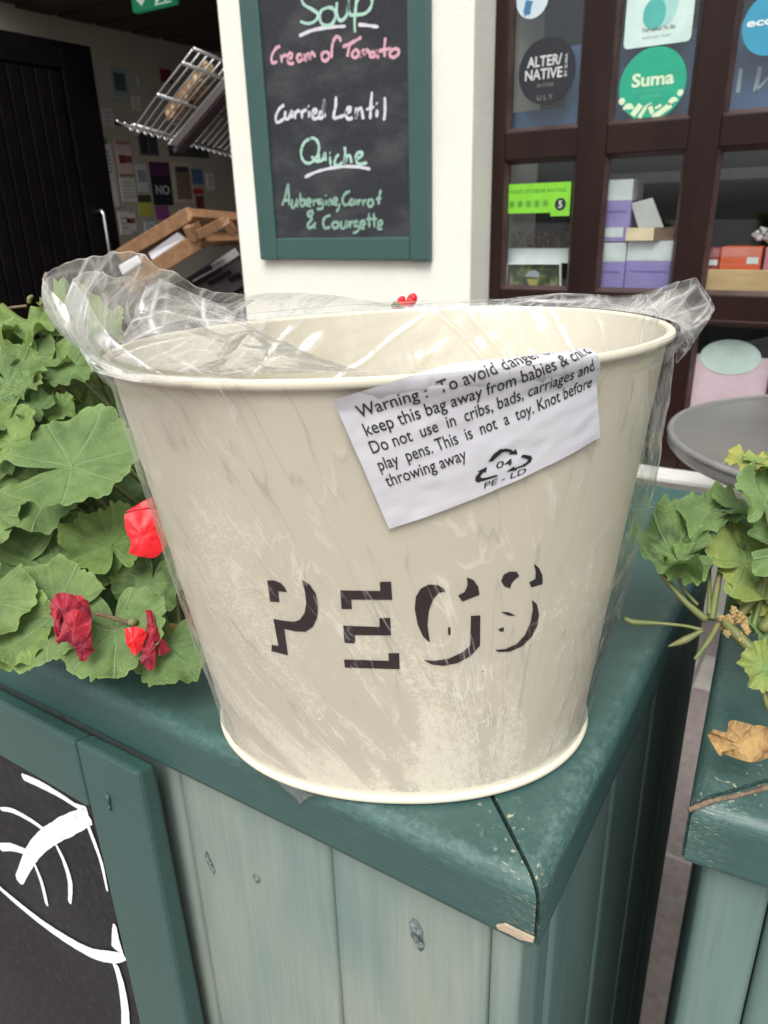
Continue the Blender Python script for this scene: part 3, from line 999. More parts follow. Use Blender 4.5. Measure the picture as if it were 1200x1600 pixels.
    boards((ox, by0 + 0.0185), (ox, by1), (1, 0) if boards_front == 'right' else (-1, 0), [0.14] * 6)
    boards((bx0 + 0.0185, by1 - 0.018), (bx1 - 0.0185, by1 - 0.018), (0, 1), [0.11] * 20)
    # soil
    sm = MB()
    nx, ny = 40, 16
    P = []
    for i in range(nx + 1):
        for j in range(ny + 1):
            q = Vector((x0 + 0.03 + (x1 - x0 - 0.06) * i / nx, y0 + 0.03 + (y1 - y0 - 0.06) * j / ny, 0))
            q.z = ZR - 0.06 + 0.012 * noise.noise(q * 30)
            P.append(mat4 @ q)
    sm.grid(P, nx + 1, ny + 1)
    so_ = struct(obj('soil', sm, M['soil'], smooth=True), 'stuff')
    so_['label'] = 'dark potting soil filling a teal planter'
    return root


PLA = make_planter('wooden_planter', 'teal wooden planter carrying the cream bucket on its mitred corner', -1.5, -0.0685, 0.219, 0.735, Matrix.Identity(4), M['boards'], 'right', 3)
R2 = Matrix.Translation(Vector((-0.0262, 0.300, 0))) @ Matrix.Rotation(rad(4.5), 4, 'Z')
PLB = make_planter('wooden_planter', 'teal wooden planter at the right edge with sparse straggly geranium', 0, 1.1, 0, 0.516, R2, M['boards_teal'], 'left', 5)

# splinter and knots on the near corner
g = MB()
sp = [PY(x_, y_, 0.2188) for (x_, y_) in ((776, 1443), (790, 1441), (812, 1452), (836, 1463), (834, 1470), (815, 1466), (795, 1456), (780, 1450))]
g.prism(sp, (0, -0.0012, 0))
obj('splinter', g, M['splinter'], PLA, bevel=0.0003)
def knot(px, py, Y, sx, sz, rot, root):
    mb = MB()
    c = PY(px, py, Y)
    n = 28
    rings = [(1.0, 0.0), (0.8, -0.0009), (0.6, -0.0004), (0.35, -0.0012), (0.0, -0.0003)]
    P = []
    for i in range(n):
        a = 2 * PI * i / n
        for (r, dy) in rings:
            k = r * (1 + 0.55 * noise.noise(Vector((math.cos(a) * 1.7, math.sin(a) * 1.7, px * 0.1 + r * 3))))
            xx, zz = sx * k * math.cos(a), sz * k * math.sin(a)
            P.append((c[0] + xx * math.cos(rot) - zz * math.sin(rot), Y + dy - 0.0003, c[2] + xx * math.sin(rot) + zz * math.cos(rot)))
    mb.grid(P, n, len(rings), closed_u=True)
    obj('knot', mb, M['knot'], root, smooth=False)
M['knot'] = plain('rough_knot', (0.050, 0.066, 0.064), 0.7, (0.185, 0.235, 0.22), 260, 380, 0.9, 0.002)
knot(652, 1460, 0.229, 0.0035, 0.0085, 0.25, PLA)
knot(329, 1348, 0.229, 0.0022, 0.0075, 0.35, PLA)
knot(402, 1372, 0.229, 0.0022, 0.0030, 0.0, PLA)
# old brown filler squeezed out of the right planter's mitre
g = MB()
pts = catmull([PZ(1076, 1266, ZR), PZ(1092, 1259, ZR + 0.0004), PZ(1120, 1250, ZR + 0.0004), PZ(1150, 1244, ZR + 0.0004), PZ(1180, 1236, ZR + 0.0004), PZ(1215, 1225, ZR + 0.0004)], 6)
g.tube(pts, [0.0009 + 0.0006 * random.random() for _ in pts], 7)
obj('mitre_filler', g, M['twine'], PLB, smooth=True)

# --- framed chalkboard fixed to the front of the near planter
YF = 0.205
cb = thing('planter_chalkboard', 'teal framed chalkboard with a white painted fish skeleton on the planter front', 'chalkboard', (-0.8, 0.217, 0.05))
xR, xL = -0.302, -0.3585
zf = 0.888
def strip(name, a, b, z0, z1):
    mb = MB()
    # front top edge sits 4 mm higher than a bevel would leave it: chamfered top sloping to the rail
    c = [(a, YF, z0), (b, YF, z0), (b, 0.2285, z0), (a, 0.2285, z0)]
    t = [(a, YF, z1), (b, YF, z1), (b, 0.2180, z1 - 0.0035), (a, 0.2180, z1 - 0.0035)]
    mb.hexa(c + t)
    return obj(name, mb, M['teal_frame'], cb, bevel=0.0028, seg=2)
strip('frame_side', xL, xR, 0.08, zf)
strip('frame_side', -1.42, -1.363, 0.08, zf)
zst = float(PY(60, 1218, YF)[2])
strip('frame_top', -1.3625, xL - 0.0008, zst, zf - 0.0008)
strip('frame_bottom', -1.3625, xL - 0.0008, 0.08, 0.14)
g = MB(); g.box((-1.39, 0.2165, 0.1), (xL + 0.01, 0.2225, zst + 0.02))
obj('slate', g, M['slate2'], cb)
g = MB()
c0 = PY(168, 1249, YF)
for k in range(9):
    a = Vector((c0[0] + random.uniform(-0.0022, 0.0022), YF, c0[2] + random.uniform(-0.006, 0.006)))
    g.tube([a, a + Vector((random.uniform(-.001, .001), -0.0012, -0.002)), a + Vector((random.uniform(-.002, .002), -0.0004, -0.0055))], [0.0009, 0.0011, 0.0003], 6)
obj('paint_drip', g, M['teal_frame'], cb, smooth=True)
F6 = lambda x, y: (x / 2.857, 1160 + y / 2.857)
fish = [([(100, 150), (180, 185), (270, 235), (340, 280), (392, 305)], [38, 42, 30, 26, 50]),
        ([(398, 325), (300, 372), (205, 430), (142, 500), (85, 620)], [80, 95, 90, 80, 55]),
        ([(5, 295), (60, 303), (140, 345), (210, 395)], [20, 30, 28, 26]),
        ([(255, 455), (290, 530), (316, 620), (315, 715)], [20, 30, 32, 22]),
        ([(0, 465), (60, 465), (130, 490)], [46, 48, 40]),
        ([(155, 530), (190, 620), (215, 725)], [20, 28, 26]),
        ([(392, 350), (430, 450), (460, 540), (485, 660)], [26, 26, 20, 14]),
        ([(-30, 615), (80, 710), (200, 805), (320, 885), (420, 937), (500, 952), (562, 950)], [30, 42, 52, 62, 66, 70, 36]),
        ([(518, 805), (522, 860), (532, 925)], [16, 46, 84]),
        ([(520, 980), (545, 1060), (562, 1160), (567, 1260), (562, 1420)], [40, 46, 52, 56, 56])]
mb = MB()
for n_, (pts, wd) in enumerate(fish):
    q = [PY(*F6(*p), 0.2165) for p in pts]
    c = catmull(q, 8)
    k = 1.0 / 2.857 * 0.56 / 1152
    ws = [float(np.interp(i / (len(c) - 1) * (len(wd) - 1), range(len(wd)), wd)) * k * (1 + 0.10 * (random.random() - .5)) for i in range(len(c))]
    ribbon(mb, c, ws, (0, -1, 0), 0.0004 + 0.00012 * n_)
obj('painted_fishbone', mb, M['white_paint'], cb, recalc=False)
# ================================================================== BUCKET
BC = np.array([-0.1822, 0.2999]); H = 0.2063
OFF = np.array([0.0022, 0.0027])
PB, PT = 0.4769, 0.8970         # turn of the base oval and of the rim oval
AB, BBs, AT, BT, NE = 0.0998, 0.0778, 0.1308, 0.0902, 2.12


def oval(t, a, b, ph):
    c, s = math.cos(t), math.sin(t)
    x = a * math.copysign(abs(c) ** (2 / NE), c)
    y = b * math.copysign(abs(s) ** (2 / NE), s)
    nx, ny = c / a, s / b
    l = math.hypot(nx, ny)
    nx, ny = nx / l, ny / l
    cp, sp_ = math.cos(ph), math.sin(ph)
    return cp * x - sp_ * y, sp_ * x + cp * y, cp * nx - sp_ * ny, sp_ * nx + cp * ny


def wall(t, z, off=0.0):
    """point on the tin wall: t round the oval, z above the rail, off outward"""
    k = z / H
    rx, ry, rnx, rny = oval(t, AT, BT, PT)
    bx, by, bnx, bny = oval(t + PT - PB, AB, BBs, PB)
    nx, ny = bnx + (rnx - bnx) * k, bny + (rny - bny) * k
    l = math.hypot(nx, ny)
    return np.array([BC[0] + OFF[0] * k + bx + (rx - bx) * k + nx / l * off, BC[1] + OFF[1] * k + by + (ry - by) * k + ny / l * off, ZR + 0.0006 + z])


def wall_n(t):
    return wall(t, H * 0.6, 1.0) - wall(t, H * 0.6, 0.0)


def wall_hit(px, py, g=(1.5 * PI, 0.1), off=0.0):
    """(t, z) of the tin wall seen at a pixel"""
    t, z = g
    tgt = np.array([px, py], float)
    for _ in range(30):
        e = proj(wall(t, z, off)) - tgt
        if abs(e).max() < 0.02:
            break
        h = 1e-4
        J = np.stack([(proj(wall(t + h, z, off)) - tgt - e) / h, (proj(wall(t, z + h, off)) - tgt - e) / h], 1)
        d = np.linalg.solve(J, -e)
        t += float(np.clip(d[0], -0.3, 0.3)); z += float(np.clip(d[1], -0.05, 0.05))
    return t, z


NT = 220
TT = [2 * PI * i / NT for i in range(NT)]
bk = thing('peg_bucket', 'cream enamelled oval bucket lettered PEGS, wrapped in clear film on the planter corner', 'bucket', (BC[0], BC[1], ZR))
g = MB()
prof = [(0.003, 0.0012), (0.012, 0.0), (0.03, 0.0), (0.06, 0.0), (0.10, 0.0), (0.14, 0.0), (0.17, 0.0), (0.19, 0.0), (H - 0.001, 0.0), (H - 0.001, -0.0012),
        (0.19, -0.0012), (0.16, -0.0012), (0.12, -0.0012), (0.08, -0.0012), (0.04, -0.0012), (0.012, -0.0012)]
P = [wall(t, z, o) for t in TT for (z, o) in prof]
g.grid(P, NT, len(prof), closed_u=True)
bot = [wall(t, 0.012, -0.0012) for t in TT]
g.add(bot, [tuple(range(NT))])
obj('wall', g, M['enamel'], bk, smooth=0.6)
g = MB()
g.tube([wall(t, H - 0.0018, 0.0010) for t in TT], 0.0022, 12, closed=True)
obj('rim', g, M['enamel'], bk, smooth=True)
g = MB()
g.tube([wall(t, 0.0023, 0.0008) for t in TT], 0.0023, 12, closed=True)
obj('base_bead', g, M['enamel'], bk, smooth=True)

# PEGS: only the shadow side of each letter is printed
ZP = lambda x, y: (380 + x / 2.3077, 840 + y / 2.3077)
pegs = {
 'P': [[(88, 153), (112, 153), (138, 163), (152, 180), (158, 195), (127, 192), (131, 232), (98, 229)],
       [(212, 151), (240, 168), (262, 200), (271, 245), (268, 285), (252, 320), (225, 338), (190, 337), (149, 328), (162, 423), (103, 408), (104, 385), (128, 389), (110, 292), (150, 299), (185, 302), (205, 295), (222, 270), (228, 235), (223, 190)]],
 'E': [[(350, 189), (494, 191), (493, 158), (533, 157), (537, 223), (390, 222), (392, 256), (355, 256)],
       [(361, 316), (492, 321), (491, 289), (530, 288), (533, 351), (403, 350), (404, 380), (365, 378)],
       [(364, 438), (525, 443), (523, 415), (562, 415), (564, 473), (367, 467)]],
 'G': [[(729, 194), (705, 197), (685, 220), (669, 262), (664, 315), (673, 378), (648, 355), (628, 310), (618, 255), (622, 212), (640, 182), (668, 168), (700, 170), (720, 180)],
       [(806, 142), (830, 152), (846, 175), (851, 205), (790, 229), (774, 208), (797, 195), (808, 172)],
       [(738, 322), (747, 322), (747, 349), (738, 349)],
       [(820, 281), (854, 279), (853, 388), (820, 425), (772, 451), (720, 461), (680, 456), (650, 440), (690, 443), (740, 435), (790, 412), (818, 388)]],
 'S': [[(929, 155), (938, 132), (960, 121), (985, 122), (994, 138), (978, 150), (966, 165), (961, 182), (940, 174)],
       [(1046, 93), (1065, 108), (1077, 135), (1078, 166), (1038, 178), (1030, 160), (1052, 148), (1054, 120)],
       [(928, 266), (955, 268), (982, 280), (960, 281), (943, 275)],
       [(918, 329), (938, 322), (938, 338), (925, 337)],
       [(1040, 223), (1058, 240), (1065, 275), (1060, 315), (1040, 355), (1005, 390), (960, 410), (920, 411), (906, 404), (945, 400), (985, 382), (1015, 350), (1035, 305), (1043, 260)]]}
mb = MB()
for L_, polys in pegs.items():
    for pl_ in polys:
        pts = []
        for i in range(len(pl_)):
            a, b = np.array(pl_[i], float), np.array(pl_[(i + 1) % len(pl_)], float)
            n = max(1, int(np.linalg.norm(b - a) / 10))
            for k in range(n):
                pts.append(a + (b - a) * k / n)
        q = []
        gs = (1.5 * PI, 0.08)
        for p in pts:
            gs = wall_hit(*ZP(*p), g=gs)
            q.append(gs)
        mb.add([wall(t, z, 0.00035) for (t, z) in q], [tuple(range(len(q)))])
lo = obj('lettering', mb, M['pegs_ink'], bk, recalc=False)
bm = bmesh.new(); bm.from_mesh(lo.data)
bmesh.ops.triangulate(bm, faces=bm.faces)
bm.to_mesh(lo.data); bm.free()

# ================================================================== CLEAR BAG
bag = thing('plastic_bag', 'crumpled clear plastic bag around the cream bucket, with a printed warning label', 'plastic bag', (BC[0], BC[1], ZR + 0.003))
rb = random.Random(21)
FOLDS = [(Vector((rb.gauss(0, 1), rb.gauss(0, 1), rb.gauss(0, 0.8))).normalized(), rb.uniform(22, 95), rb.random()) for _ in range(16)]


def tri(x):
    x = x - math.floor(x)
    return 1 - abs(2 * x - 1)


def crumple(p, amp, k=1.0, lo=0, hi=16):
    """straight creases between flat facets"""
    p = Vector(p)
    wv = noise.noise_vector(p * 18) * 0.010
    q = p + wv
    s = 0.0
    for (d, f, ph) in FOLDS[lo:hi]:
        m = 0.35 + 0.65 * max(0.0, min(1.0, 0.5 + 1.2 * noise.noise(p * 14 + d * 5)))
        s += (tri(q.dot(d) * f * k + ph) - 0.5) * m / f * 40
    return s * amp


def film_off(t, z):
    """stand-off of the clinging film from the tin wall"""
    k = z / H
    right = math.exp(-(((t - 1.96 * PI + PI) % (2 * PI) - PI) / 0.42) ** 2)
    left = math.exp(-(((t - 1.10 * PI + PI) % (2 * PI) - PI) / 0.35) ** 2)
    o = 0.0009 + right * (0.0030 + 0.0110 * math.sin(PI * min(1, max(0, k * 0.98))) ** 1.2) + left * 0.0022 * math.sin(PI * k)
    p = wall(t, z)
    r = right * 1.0 + left * 0.35
    o += (0.00035 + 0.0042 * r) * (0.5 + 0.5 * crumple(p, 0.5, 1.0, 0, 10))
    # long diagonal drag creases fanning up to the left rim end
    ang = (t - 1.0 * PI) * 0.12
    q = (ang - (H - z)) * 9 + 3.0 * noise.noise(Vector((ang * 20, z * 14, 2.0)))
    o += 0.0005 * (max(0.0, tri(q) - 0.72) / 0.28) * (1 - r)
    return max(0.0006, o)


NF, NZ = 460, 120
P, tint, uvw = [], [], []
UC = 1.52 * PI
for i in range(NF):
    t = 2 * PI * i / NF
    for j in range(NZ + 1):
        z = 0.0065 + (H + 0.0005 - 0.0065) * j / NZ
        o = film_off(t, z)
        if z > H - 0.010:
            o += 0.0040 * min(1, (z - (H - 0.010)) / 0.006)
        if z < 0.010:
            o *= (z - 0.0055) / 0.0045
        P.append(wall(t, z, o + 0.0004))
        # where the film clings: low on the left of the front, fading up and to the right
        dt = (t - 1.42 * PI)
        zz = z / H
        c1 = max(0.0, min(1.0, 1.10 - 1.7 * zz - 0.75 * max(0, dt) - 0.05 * abs(dt)))
        c2 = math.exp(-((t - 1.19 * PI) / 0.22) ** 2) * math.exp(-((zz - 0.66) / 0.22) ** 2)
        s0 = min(1.0, c1 * 1.15 + c2 * 0.45)
        c3 = max(0.0, min(1.0, 1.35 - 1.25 * zz - 0.35 * max(0, dt)))
        tint.append((s0, c3, max(math.exp(-(((t - 1.97 * PI + PI) % (2 * PI) - PI) / 0.36) ** 2), 0.6 * math.exp(-(((t - 1.04 * PI + PI) % (2 * PI) - PI) / 0.22) ** 2), 1.0 if 0.15 < t < 0.9 * PI else 0.0)))
        du = ((t - UC + PI) % (2 * PI) - PI) * 0.108
        uvw.append((0.5 + du / (z + 0.085) * 0.2, z))
mb = MB()
mb.grid(P, NF, NZ + 1, closed_u=True, tint=tint, uv=uvw)
obj('wrap', mb, M['film_cling'], bag, smooth=True, recalc=False)

# --- collar of loose film standing above the rim; its free edge is keyed round the oval
KEYPX = [  # (t / pi, pixel of the free edge)
    (0.00, 1062, 442), (0.05, 1015, 452), (0.12, 955, 462), (0.22, 880, 457), (0.30, 795, 467), (0.38, 705, 472), (0.46, 625, 477),
    (0.54, 540, 463), (0.62, 470, 455), (0.70, 398, 461), (0.78, 330, 456), (0.86, 266, 424), (0.92, 226, 400), (0.97, 192, 389), (1.01, 158, 391),
    (1.05, 120, 402), (1.09, 90, 422), (1.12, 75, 436), (1.15, 82, 460), (1.18, 108, 497), (1.21, 143, 540), (1.25, 158, 575),
    (1.83, 1052, 566), (1.86, 1078, 545), (1.885, 1094, 515), (1.91, 1114, 480), (1.94, 1108, 462), (1.97, 1086, 434), (2.00, 1062, 442)]
KEY = []
for (tt_, px_, py_) in KEYPX:
    b_ = wall(tt_ * PI, H + 0.0005, 0.0045)
    J_ = np.stack([(proj(b_ + np.eye(3)[k] * 1e-4) - proj(b_)) / 1e-4 for k in range(3)], 1)
    d_ = np.zeros(3)
    for _ in range(4):
        d_ = d_ + np.linalg.pinv(J_) @ (np.array([px_, py_]) - proj(b_ + d_))
    KEY.append((tt_ * PI, d_))
i_ = [k for k, q in enumerate(KEYPX) if q[0] == 1.25][0]
KEY[i_ + 1:i_ + 1] = [(1.30 * PI, np.array([0, 0, 0.0008])), (1.79 * PI, np.array([0, 0, 0.0008]))]
kt = [k[0] for k in KEY]


def key(t):
    t = t % (2 * PI)
    return Vector([float(np.interp(t, kt, [k[1][c] for k in KEY])) for c in range(3)])


rb2 = random.Random(5)
BIG = [(Vector((rb2.gauss(0, 1), rb2.gauss(0, 1), rb2.gauss(0, 0.9))).normalized(), rb2.uniform(9, 30), rb2.random()) for _ in range(9)]


def facets(p, amp, lo=0, hi=9):
    """a few large straight folds, fading in and out, as in stiff clear film; also how close p lies to a fold"""
    p = Vector(p)
    q = p + noise.noise_vector(p * 10) * 0.012
    s, cr = 0.0, 0.0
    for (d, f, ph) in BIG[lo:hi]:
        m = max(0.0, min(1.0, 0.40 + 1.5 * noise.noise(p * 11 + d * 7)))
        v = tri(q.dot(d) * f + ph)
        s += (v - 0.5) * m * 16 / f
        e = abs(v - 0.5) * 2
        wd_ = f * 0.0060                      # fold line a couple of mm wide
        cr = max(cr, m * max(0.0, 1 - (1 - e) / wd_))
    return s * amp, cr


def collar(name, mat, k_out, k_up, amp, seed, t0=0.0, t1=2 * PI, n=620, m=56):
    P, tn = [], []
    sv = Vector((seed * 1.7, seed * 0.9, seed * 2.3))
    for i in range(n + 1):
        t = t0 + (t1 - t0) * i / n
        d = key(t)
        d = Vector((d.x * k_out, d.y * k_out, d.z * k_up)) * (1 + 0.06 * noise.noise(Vector((t * 7, seed, 0))) + 0.025 * noise.noise(Vector((t * 22, seed, 4))))
        nrm = Vector(wall_n(t))
        base = Vector(wall(t, H + 0.0003, 0.0045))
        sz = d.length
        tan = Vector((-nrm.y, nrm.x, 0))
        # a few pleats gathered at the rim run up into the collar
        x_ = t * 1.9 + 1.3 * noise.noise(Vector((t * 2.2, seed * 3, 1)))
        pl = tri(x_) - 0.5
        pc_ = max(0.0, 1 - (1 - abs(pl) * 2) / 0.13)
        for j in range(m + 1):
            s = j / m
            p = base + d * s + nrm * (0.22 * sz * math.sin(PI * s))
            a = amp * min(1.0, sz / 0.02) * min(1.0, 0.15 + 1.4 * s)
            f, c1 = facets(p + sv, a, 0, 5)
            f2, c2 = facets(p * 1.1 - sv, a, 5, 9)
            p = p + nrm * (f + pl * 0.28 * sz * s * (1 - 0.6 * s)) + tan * (f2 * 0.6) + Vector((0, 0, 1)) * f2 * 0.35
            P.append(p)
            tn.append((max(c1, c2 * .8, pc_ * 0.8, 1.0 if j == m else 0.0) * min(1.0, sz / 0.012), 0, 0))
    mb = MB()
    mb.grid(P, n + 1, m + 1, tint=tn)
    return obj(name, mb, mat, bag, smooth=True, recalc=False)


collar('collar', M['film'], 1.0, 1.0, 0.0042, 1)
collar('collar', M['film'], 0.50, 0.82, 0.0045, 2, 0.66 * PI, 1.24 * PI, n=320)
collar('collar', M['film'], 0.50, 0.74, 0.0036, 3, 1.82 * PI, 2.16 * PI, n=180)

# --- flap: the left end of the film drawn across the mouth of the bucket, free edge hanging over the opening
edge_px = [(236, 428, .362), (300, 458, .375), (352, 480, .383), (400, 512, .372), (440, 532, .362), (475, 556, .352), (520, 583, .343), (562, 602, .3355)]
EDGE = catmull([PD(*e) for e in edge_px], 12)
nu, nv = 190, 120
P, tn = [], []
for i in range(nu + 1):
    u = i / nu
    # outer boundary: follows the rim from the back-left round the left end to the front
    t = PI * (0.90 + (1.478 - 0.90) * u)
    A = Vector(wall(t, H, -0.001)) + Vector((0, 0, 0.0022))
    kx = u * (len(EDGE) - 1)
    k0 = min(int(kx), len(EDGE) - 2)
    B = Vector(EDGE[k0] + (EDGE[k0 + 1] - EDGE[k0]) * (kx - k0))
    for j in range(nv + 1):
        v = j / nv
        p = A.lerp(B, v)
        sag = math.sin(PI * v) * math.sin(PI * min(1, u * 1.05)) * 0.006
        p.z += sag
        am = 0.0030 * math.sin(PI * min(0.94, 0.06 + 0.88 * v)) * (0.2 + 0.8 * math.sin(PI * (0.04 + 0.92 * u)))
        pull = (p - Vector(PD(418, 493, .38)))
        fx = tri(math.atan2(pull.y, pull.x) * 2.6 + 1.2 * noise.noise(p * 22))
        fan = fx - 0.5
        ff, fc_ = facets(p + Vector((3, 1, 2)), am * 1.0)
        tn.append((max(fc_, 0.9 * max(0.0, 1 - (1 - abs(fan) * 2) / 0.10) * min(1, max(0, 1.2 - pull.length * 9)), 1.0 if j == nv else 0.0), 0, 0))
        p.z += ff + fan * 0.004 * math.sin(PI * v) * math.sin(PI * u)
        P.append(p)
mb = MB(); mb.grid(P, nu + 1, nv + 1, tint=tn)
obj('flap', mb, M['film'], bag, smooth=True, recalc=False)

# --- inner film: the rest of the mouth is lined by film pulled down against the far wall
P, tn = [], []
n, m = 360, 80
for i in range(n + 1):
    t = PI * (-0.14 + (0.84 + 0.14) * i / n)
    tm = 0.36 * PI
    for j in range(m + 1):
        s = j / m
        z = H + 0.004 - 0.085 * s
        k = math.sin(PI * i / n)
        o = -0.0015 - 0.004 - 0.016 * s * k
        if s < 0.06:
            o = 0.0045 - 0.010 * s / 0.06
            z = H + 0.0035 + 0.001 * math.sin(PI * s / 0.06)
        p = Vector(wall(t, min(z, H), o)); p.z = ZR + 0.0006 + z
        # creases fan out from both ends of the mouth
        d1 = (t - tm) * 0.105
        q1, q2 = d1 + (z - H) * 1.25, d1 - (z - H) * 1.15
        f1 = tri(q1 * 24 + 1.1 * noise.noise(Vector((q1 * 30, 1, 0))) + 0.25 * noise.noise(p * 30))
        f2 = tri(q2 * 26 + 1.2 * noise.noise(Vector((q2 * 34, 5, 0))) + 0.25 * noise.noise(p * 26 + Vector((5, 2, 1))))
        wl = max(0.0, min(1.0, 0.5 + (d1 - 0.012 + 0.012 * noise.noise(p * 20)) * 40))
        f1 = 0.5 + (f1 - 0.5) * wl
        f2 = 0.5 + (f2 - 0.5) * (1 - wl)
        a = min(1.0, s * 8) * 0.0042
        fade = 0.55 + 1.1 * noise.noise(p * 20)
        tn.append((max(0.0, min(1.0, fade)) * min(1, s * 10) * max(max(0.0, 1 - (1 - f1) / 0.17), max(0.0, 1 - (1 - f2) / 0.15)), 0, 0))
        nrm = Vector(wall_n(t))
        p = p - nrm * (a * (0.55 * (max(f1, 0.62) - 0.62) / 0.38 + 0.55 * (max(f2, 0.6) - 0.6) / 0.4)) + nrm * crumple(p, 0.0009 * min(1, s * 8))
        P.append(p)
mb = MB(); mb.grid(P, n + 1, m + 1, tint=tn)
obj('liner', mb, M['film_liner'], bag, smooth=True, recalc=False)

# --- little tail of film caught under the base
mb = MB()
a, b, c = PZ(432, 1221, ZR + 0.002), PZ(492, 1243, ZR + 0.0015), PY(470, 1257, 0.2165)
P = []
for i in range(13):
    for j in range(13):
        u, v = i / 12, j / 12
        p = Vector(a).lerp(Vector(b), u).lerp(Vector(c), v)
        p += Vector((0, -0.5, 1)) * (0.0018 * tri(u * 2.6 + v * 0.8) * (0.3 + v) + 0.0008 * noise.noise(p * 180) + 0.0012 * v * (1 - v) * 4)
        P.append(p)
mb.grid(P, 13, 13)
obj('tail', mb, M['film'], bag, smooth=0.4, recalc=False)

# --- printed warning label stuck on the film, folded over the rim at its top
bl, br, tl = wall_hit(607, 823), wall_hit(930, 681, g=(1.75 * PI, .17)), wall_hit(518, 620, g=(1.45 * PI, .19))
ARC_T = np.linspace(1.2 * PI, 2.05 * PI, 400)
pts_ = np.array([wall(t, H * 0.88)[:2] for t in ARC_T])
ARC_S = np.concatenate([[0], np.cumsum(np.linalg.norm(np.diff(pts_, axis=0), axis=1))])
st = lambda q: np.array([np.interp(q[0], ARC_T, ARC_S), q[1]])
bl_, br_, tl_ = st(bl), st(br), st(tl)
RB = 0.0052


def label_pt(a, b, lift=0.0):
    s, z = bl_ + a * (br_ - bl_) + b * (tl_ - bl_)
    t = float(np.interp(s, ARC_S, ARC_T))
    hz = H - 0.0022
    base = 0.0036 + lift
    if z <= hz - 0.009:
        o = base - 0.0012
        return wall(t, z, o)
    if z <= hz:
        o = base - 0.0012 + (RB - 0.0026) * min(1, (z - hz + 0.009) / 0.007)
        return wall(t, z, o)
    # over the bead
    r = RB + 0.0 + lift * 0.5
    ph = (z - hz) / RB
    o0 = base - 0.0012 + (RB - 0.0026)
    cx = o0 - r
    if ph < PI * 0.62:
        p = wall(t, hz, cx + r * math.cos(ph))
        p[2] += r * math.sin(ph)
        return p
    e = (ph - PI * 0.62) * RB
    p = wall(t, hz, cx + r * math.cos(PI * 0.62) - e * math.sin(PI * 0.62))
    p[2] += r * math.sin(PI * 0.62) + e * math.cos(PI * 0.62)
    return p


nu, nv = 70, 56
P = []
for i in range(nu + 1):
    for j in range(nv + 1):
        a, b = i / nu, j / nv
        p = label_pt(a, b)
        cu = 0.0010 * math.exp(-((a - 0.0) / 0.1) ** 2) * b + 0.0005 * noise.noise(Vector((a * 4, b * 5, 1))) + 0.0003 * noise.noise(Vector((a * 11, b * 12, 4)))
        p = p + np.array(wall_n(1.6 * PI)) * max(-0.0004, cu)
        P.append(p)
mb = MB(); mb.grid(P, nu + 1, nv + 1)
lab = obj('warning_label', mb, M['label'], bag, smooth=True, recalc=False)


def lab_fn(a, b):
    p = label_pt(a, b, 0.0)
    cu = 0.0010 * math.exp(-((a - 0.0) / 0.1) ** 2) * b + 0.0005 * noise.noise(Vector((a * 4, b * 5, 1))) + 0.0003 * noise.noise(Vector((a * 11, b * 12, 4)))
    return p + np.array(wall_n(1.6 * PI)) * (max(-0.0004, cu) + 0.00035)


mb = MB()
hh = 0.089
for body, x0, x1, y0 in (('Warning :  To avoid danger of suffo', 0.062, 0.985, 0.828), ('keep this bag away from babies & child', 0.060, 0.985, 0.699),
                         ('Do not  use  in  cribs, bads, carriages and', 0.055, 0.968, 0.570), ('play  pens. This  is  not  a  toy. Knot before', 0.055, 0.968, 0.440),
                         ('throwing away', 0.058, 0.385, 0.312)):
    fit_text(mb, body, lab_fn, x0, x1, y0, hh, 0.004)
obj('lettering', mb, M['black'], lab, recalc=False)
mb = MB()
# triangle of three chasing arrows, traced on the label (zoomed label coordinates -> label plane)
BLz, BRz, TLz = np.array([315, 733.]), np.array([1128, 375.]), np.array([95, 222.])
Mz = np.linalg.inv(np.stack([BRz - BLz, TLz - BLz], 1))
lz = lambda x, y: tuple(Mz @ (np.array([x, y], float) - BLz) + np.array([-0.012, 0.028]))
arrows = [[(655, 459), (668, 428), (690, 408), (715, 406), (738, 412), (748, 419), (757, 410), (768, 432), (731, 431), (738, 424), (718, 419), (702, 422), (684, 440), (672, 456)],
          [(790, 433), (826, 441), (834, 452), (830, 466), (808, 482), (775, 491), (778, 497), (735, 502), (762, 480), (765, 487), (795, 478), (815, 464), (818, 455), (783, 444)],
          [(705, 519), (650, 536), (630, 542), (618, 535), (618, 518), (630, 500), (620, 498), (655, 479), (655, 502), (646, 500), (636, 515), (640, 525), (660, 523), (700, 512)]]
for poly in arrows:
    c = [lab_fn(*lz(*p)) for p in poly]
    mb.add(c, [tuple(range(len(c)))])
fit_text(mb, '04', lambda x, y: lab_fn(*lz(x, 488 - y - (x - 690) * 0.22)), 690, 752, 0, 27, 0.004)
fit_text(mb, 'PE - LD', lambda x, y: lab_fn(*lz(x, 568 - y - (x - 658) * 0.36)), 658, 818, 0, 24, 0.004)
ro = obj('recycling_mark', mb, M['black'], lab, recalc=False)
bm = bmesh.new(); bm.from_mesh(ro.data)
bmesh.ops.triangulate(bm, faces=[f for f in bm.faces if len(f.verts) > 4])
bm.to_mesh(ro.data); bm.free()
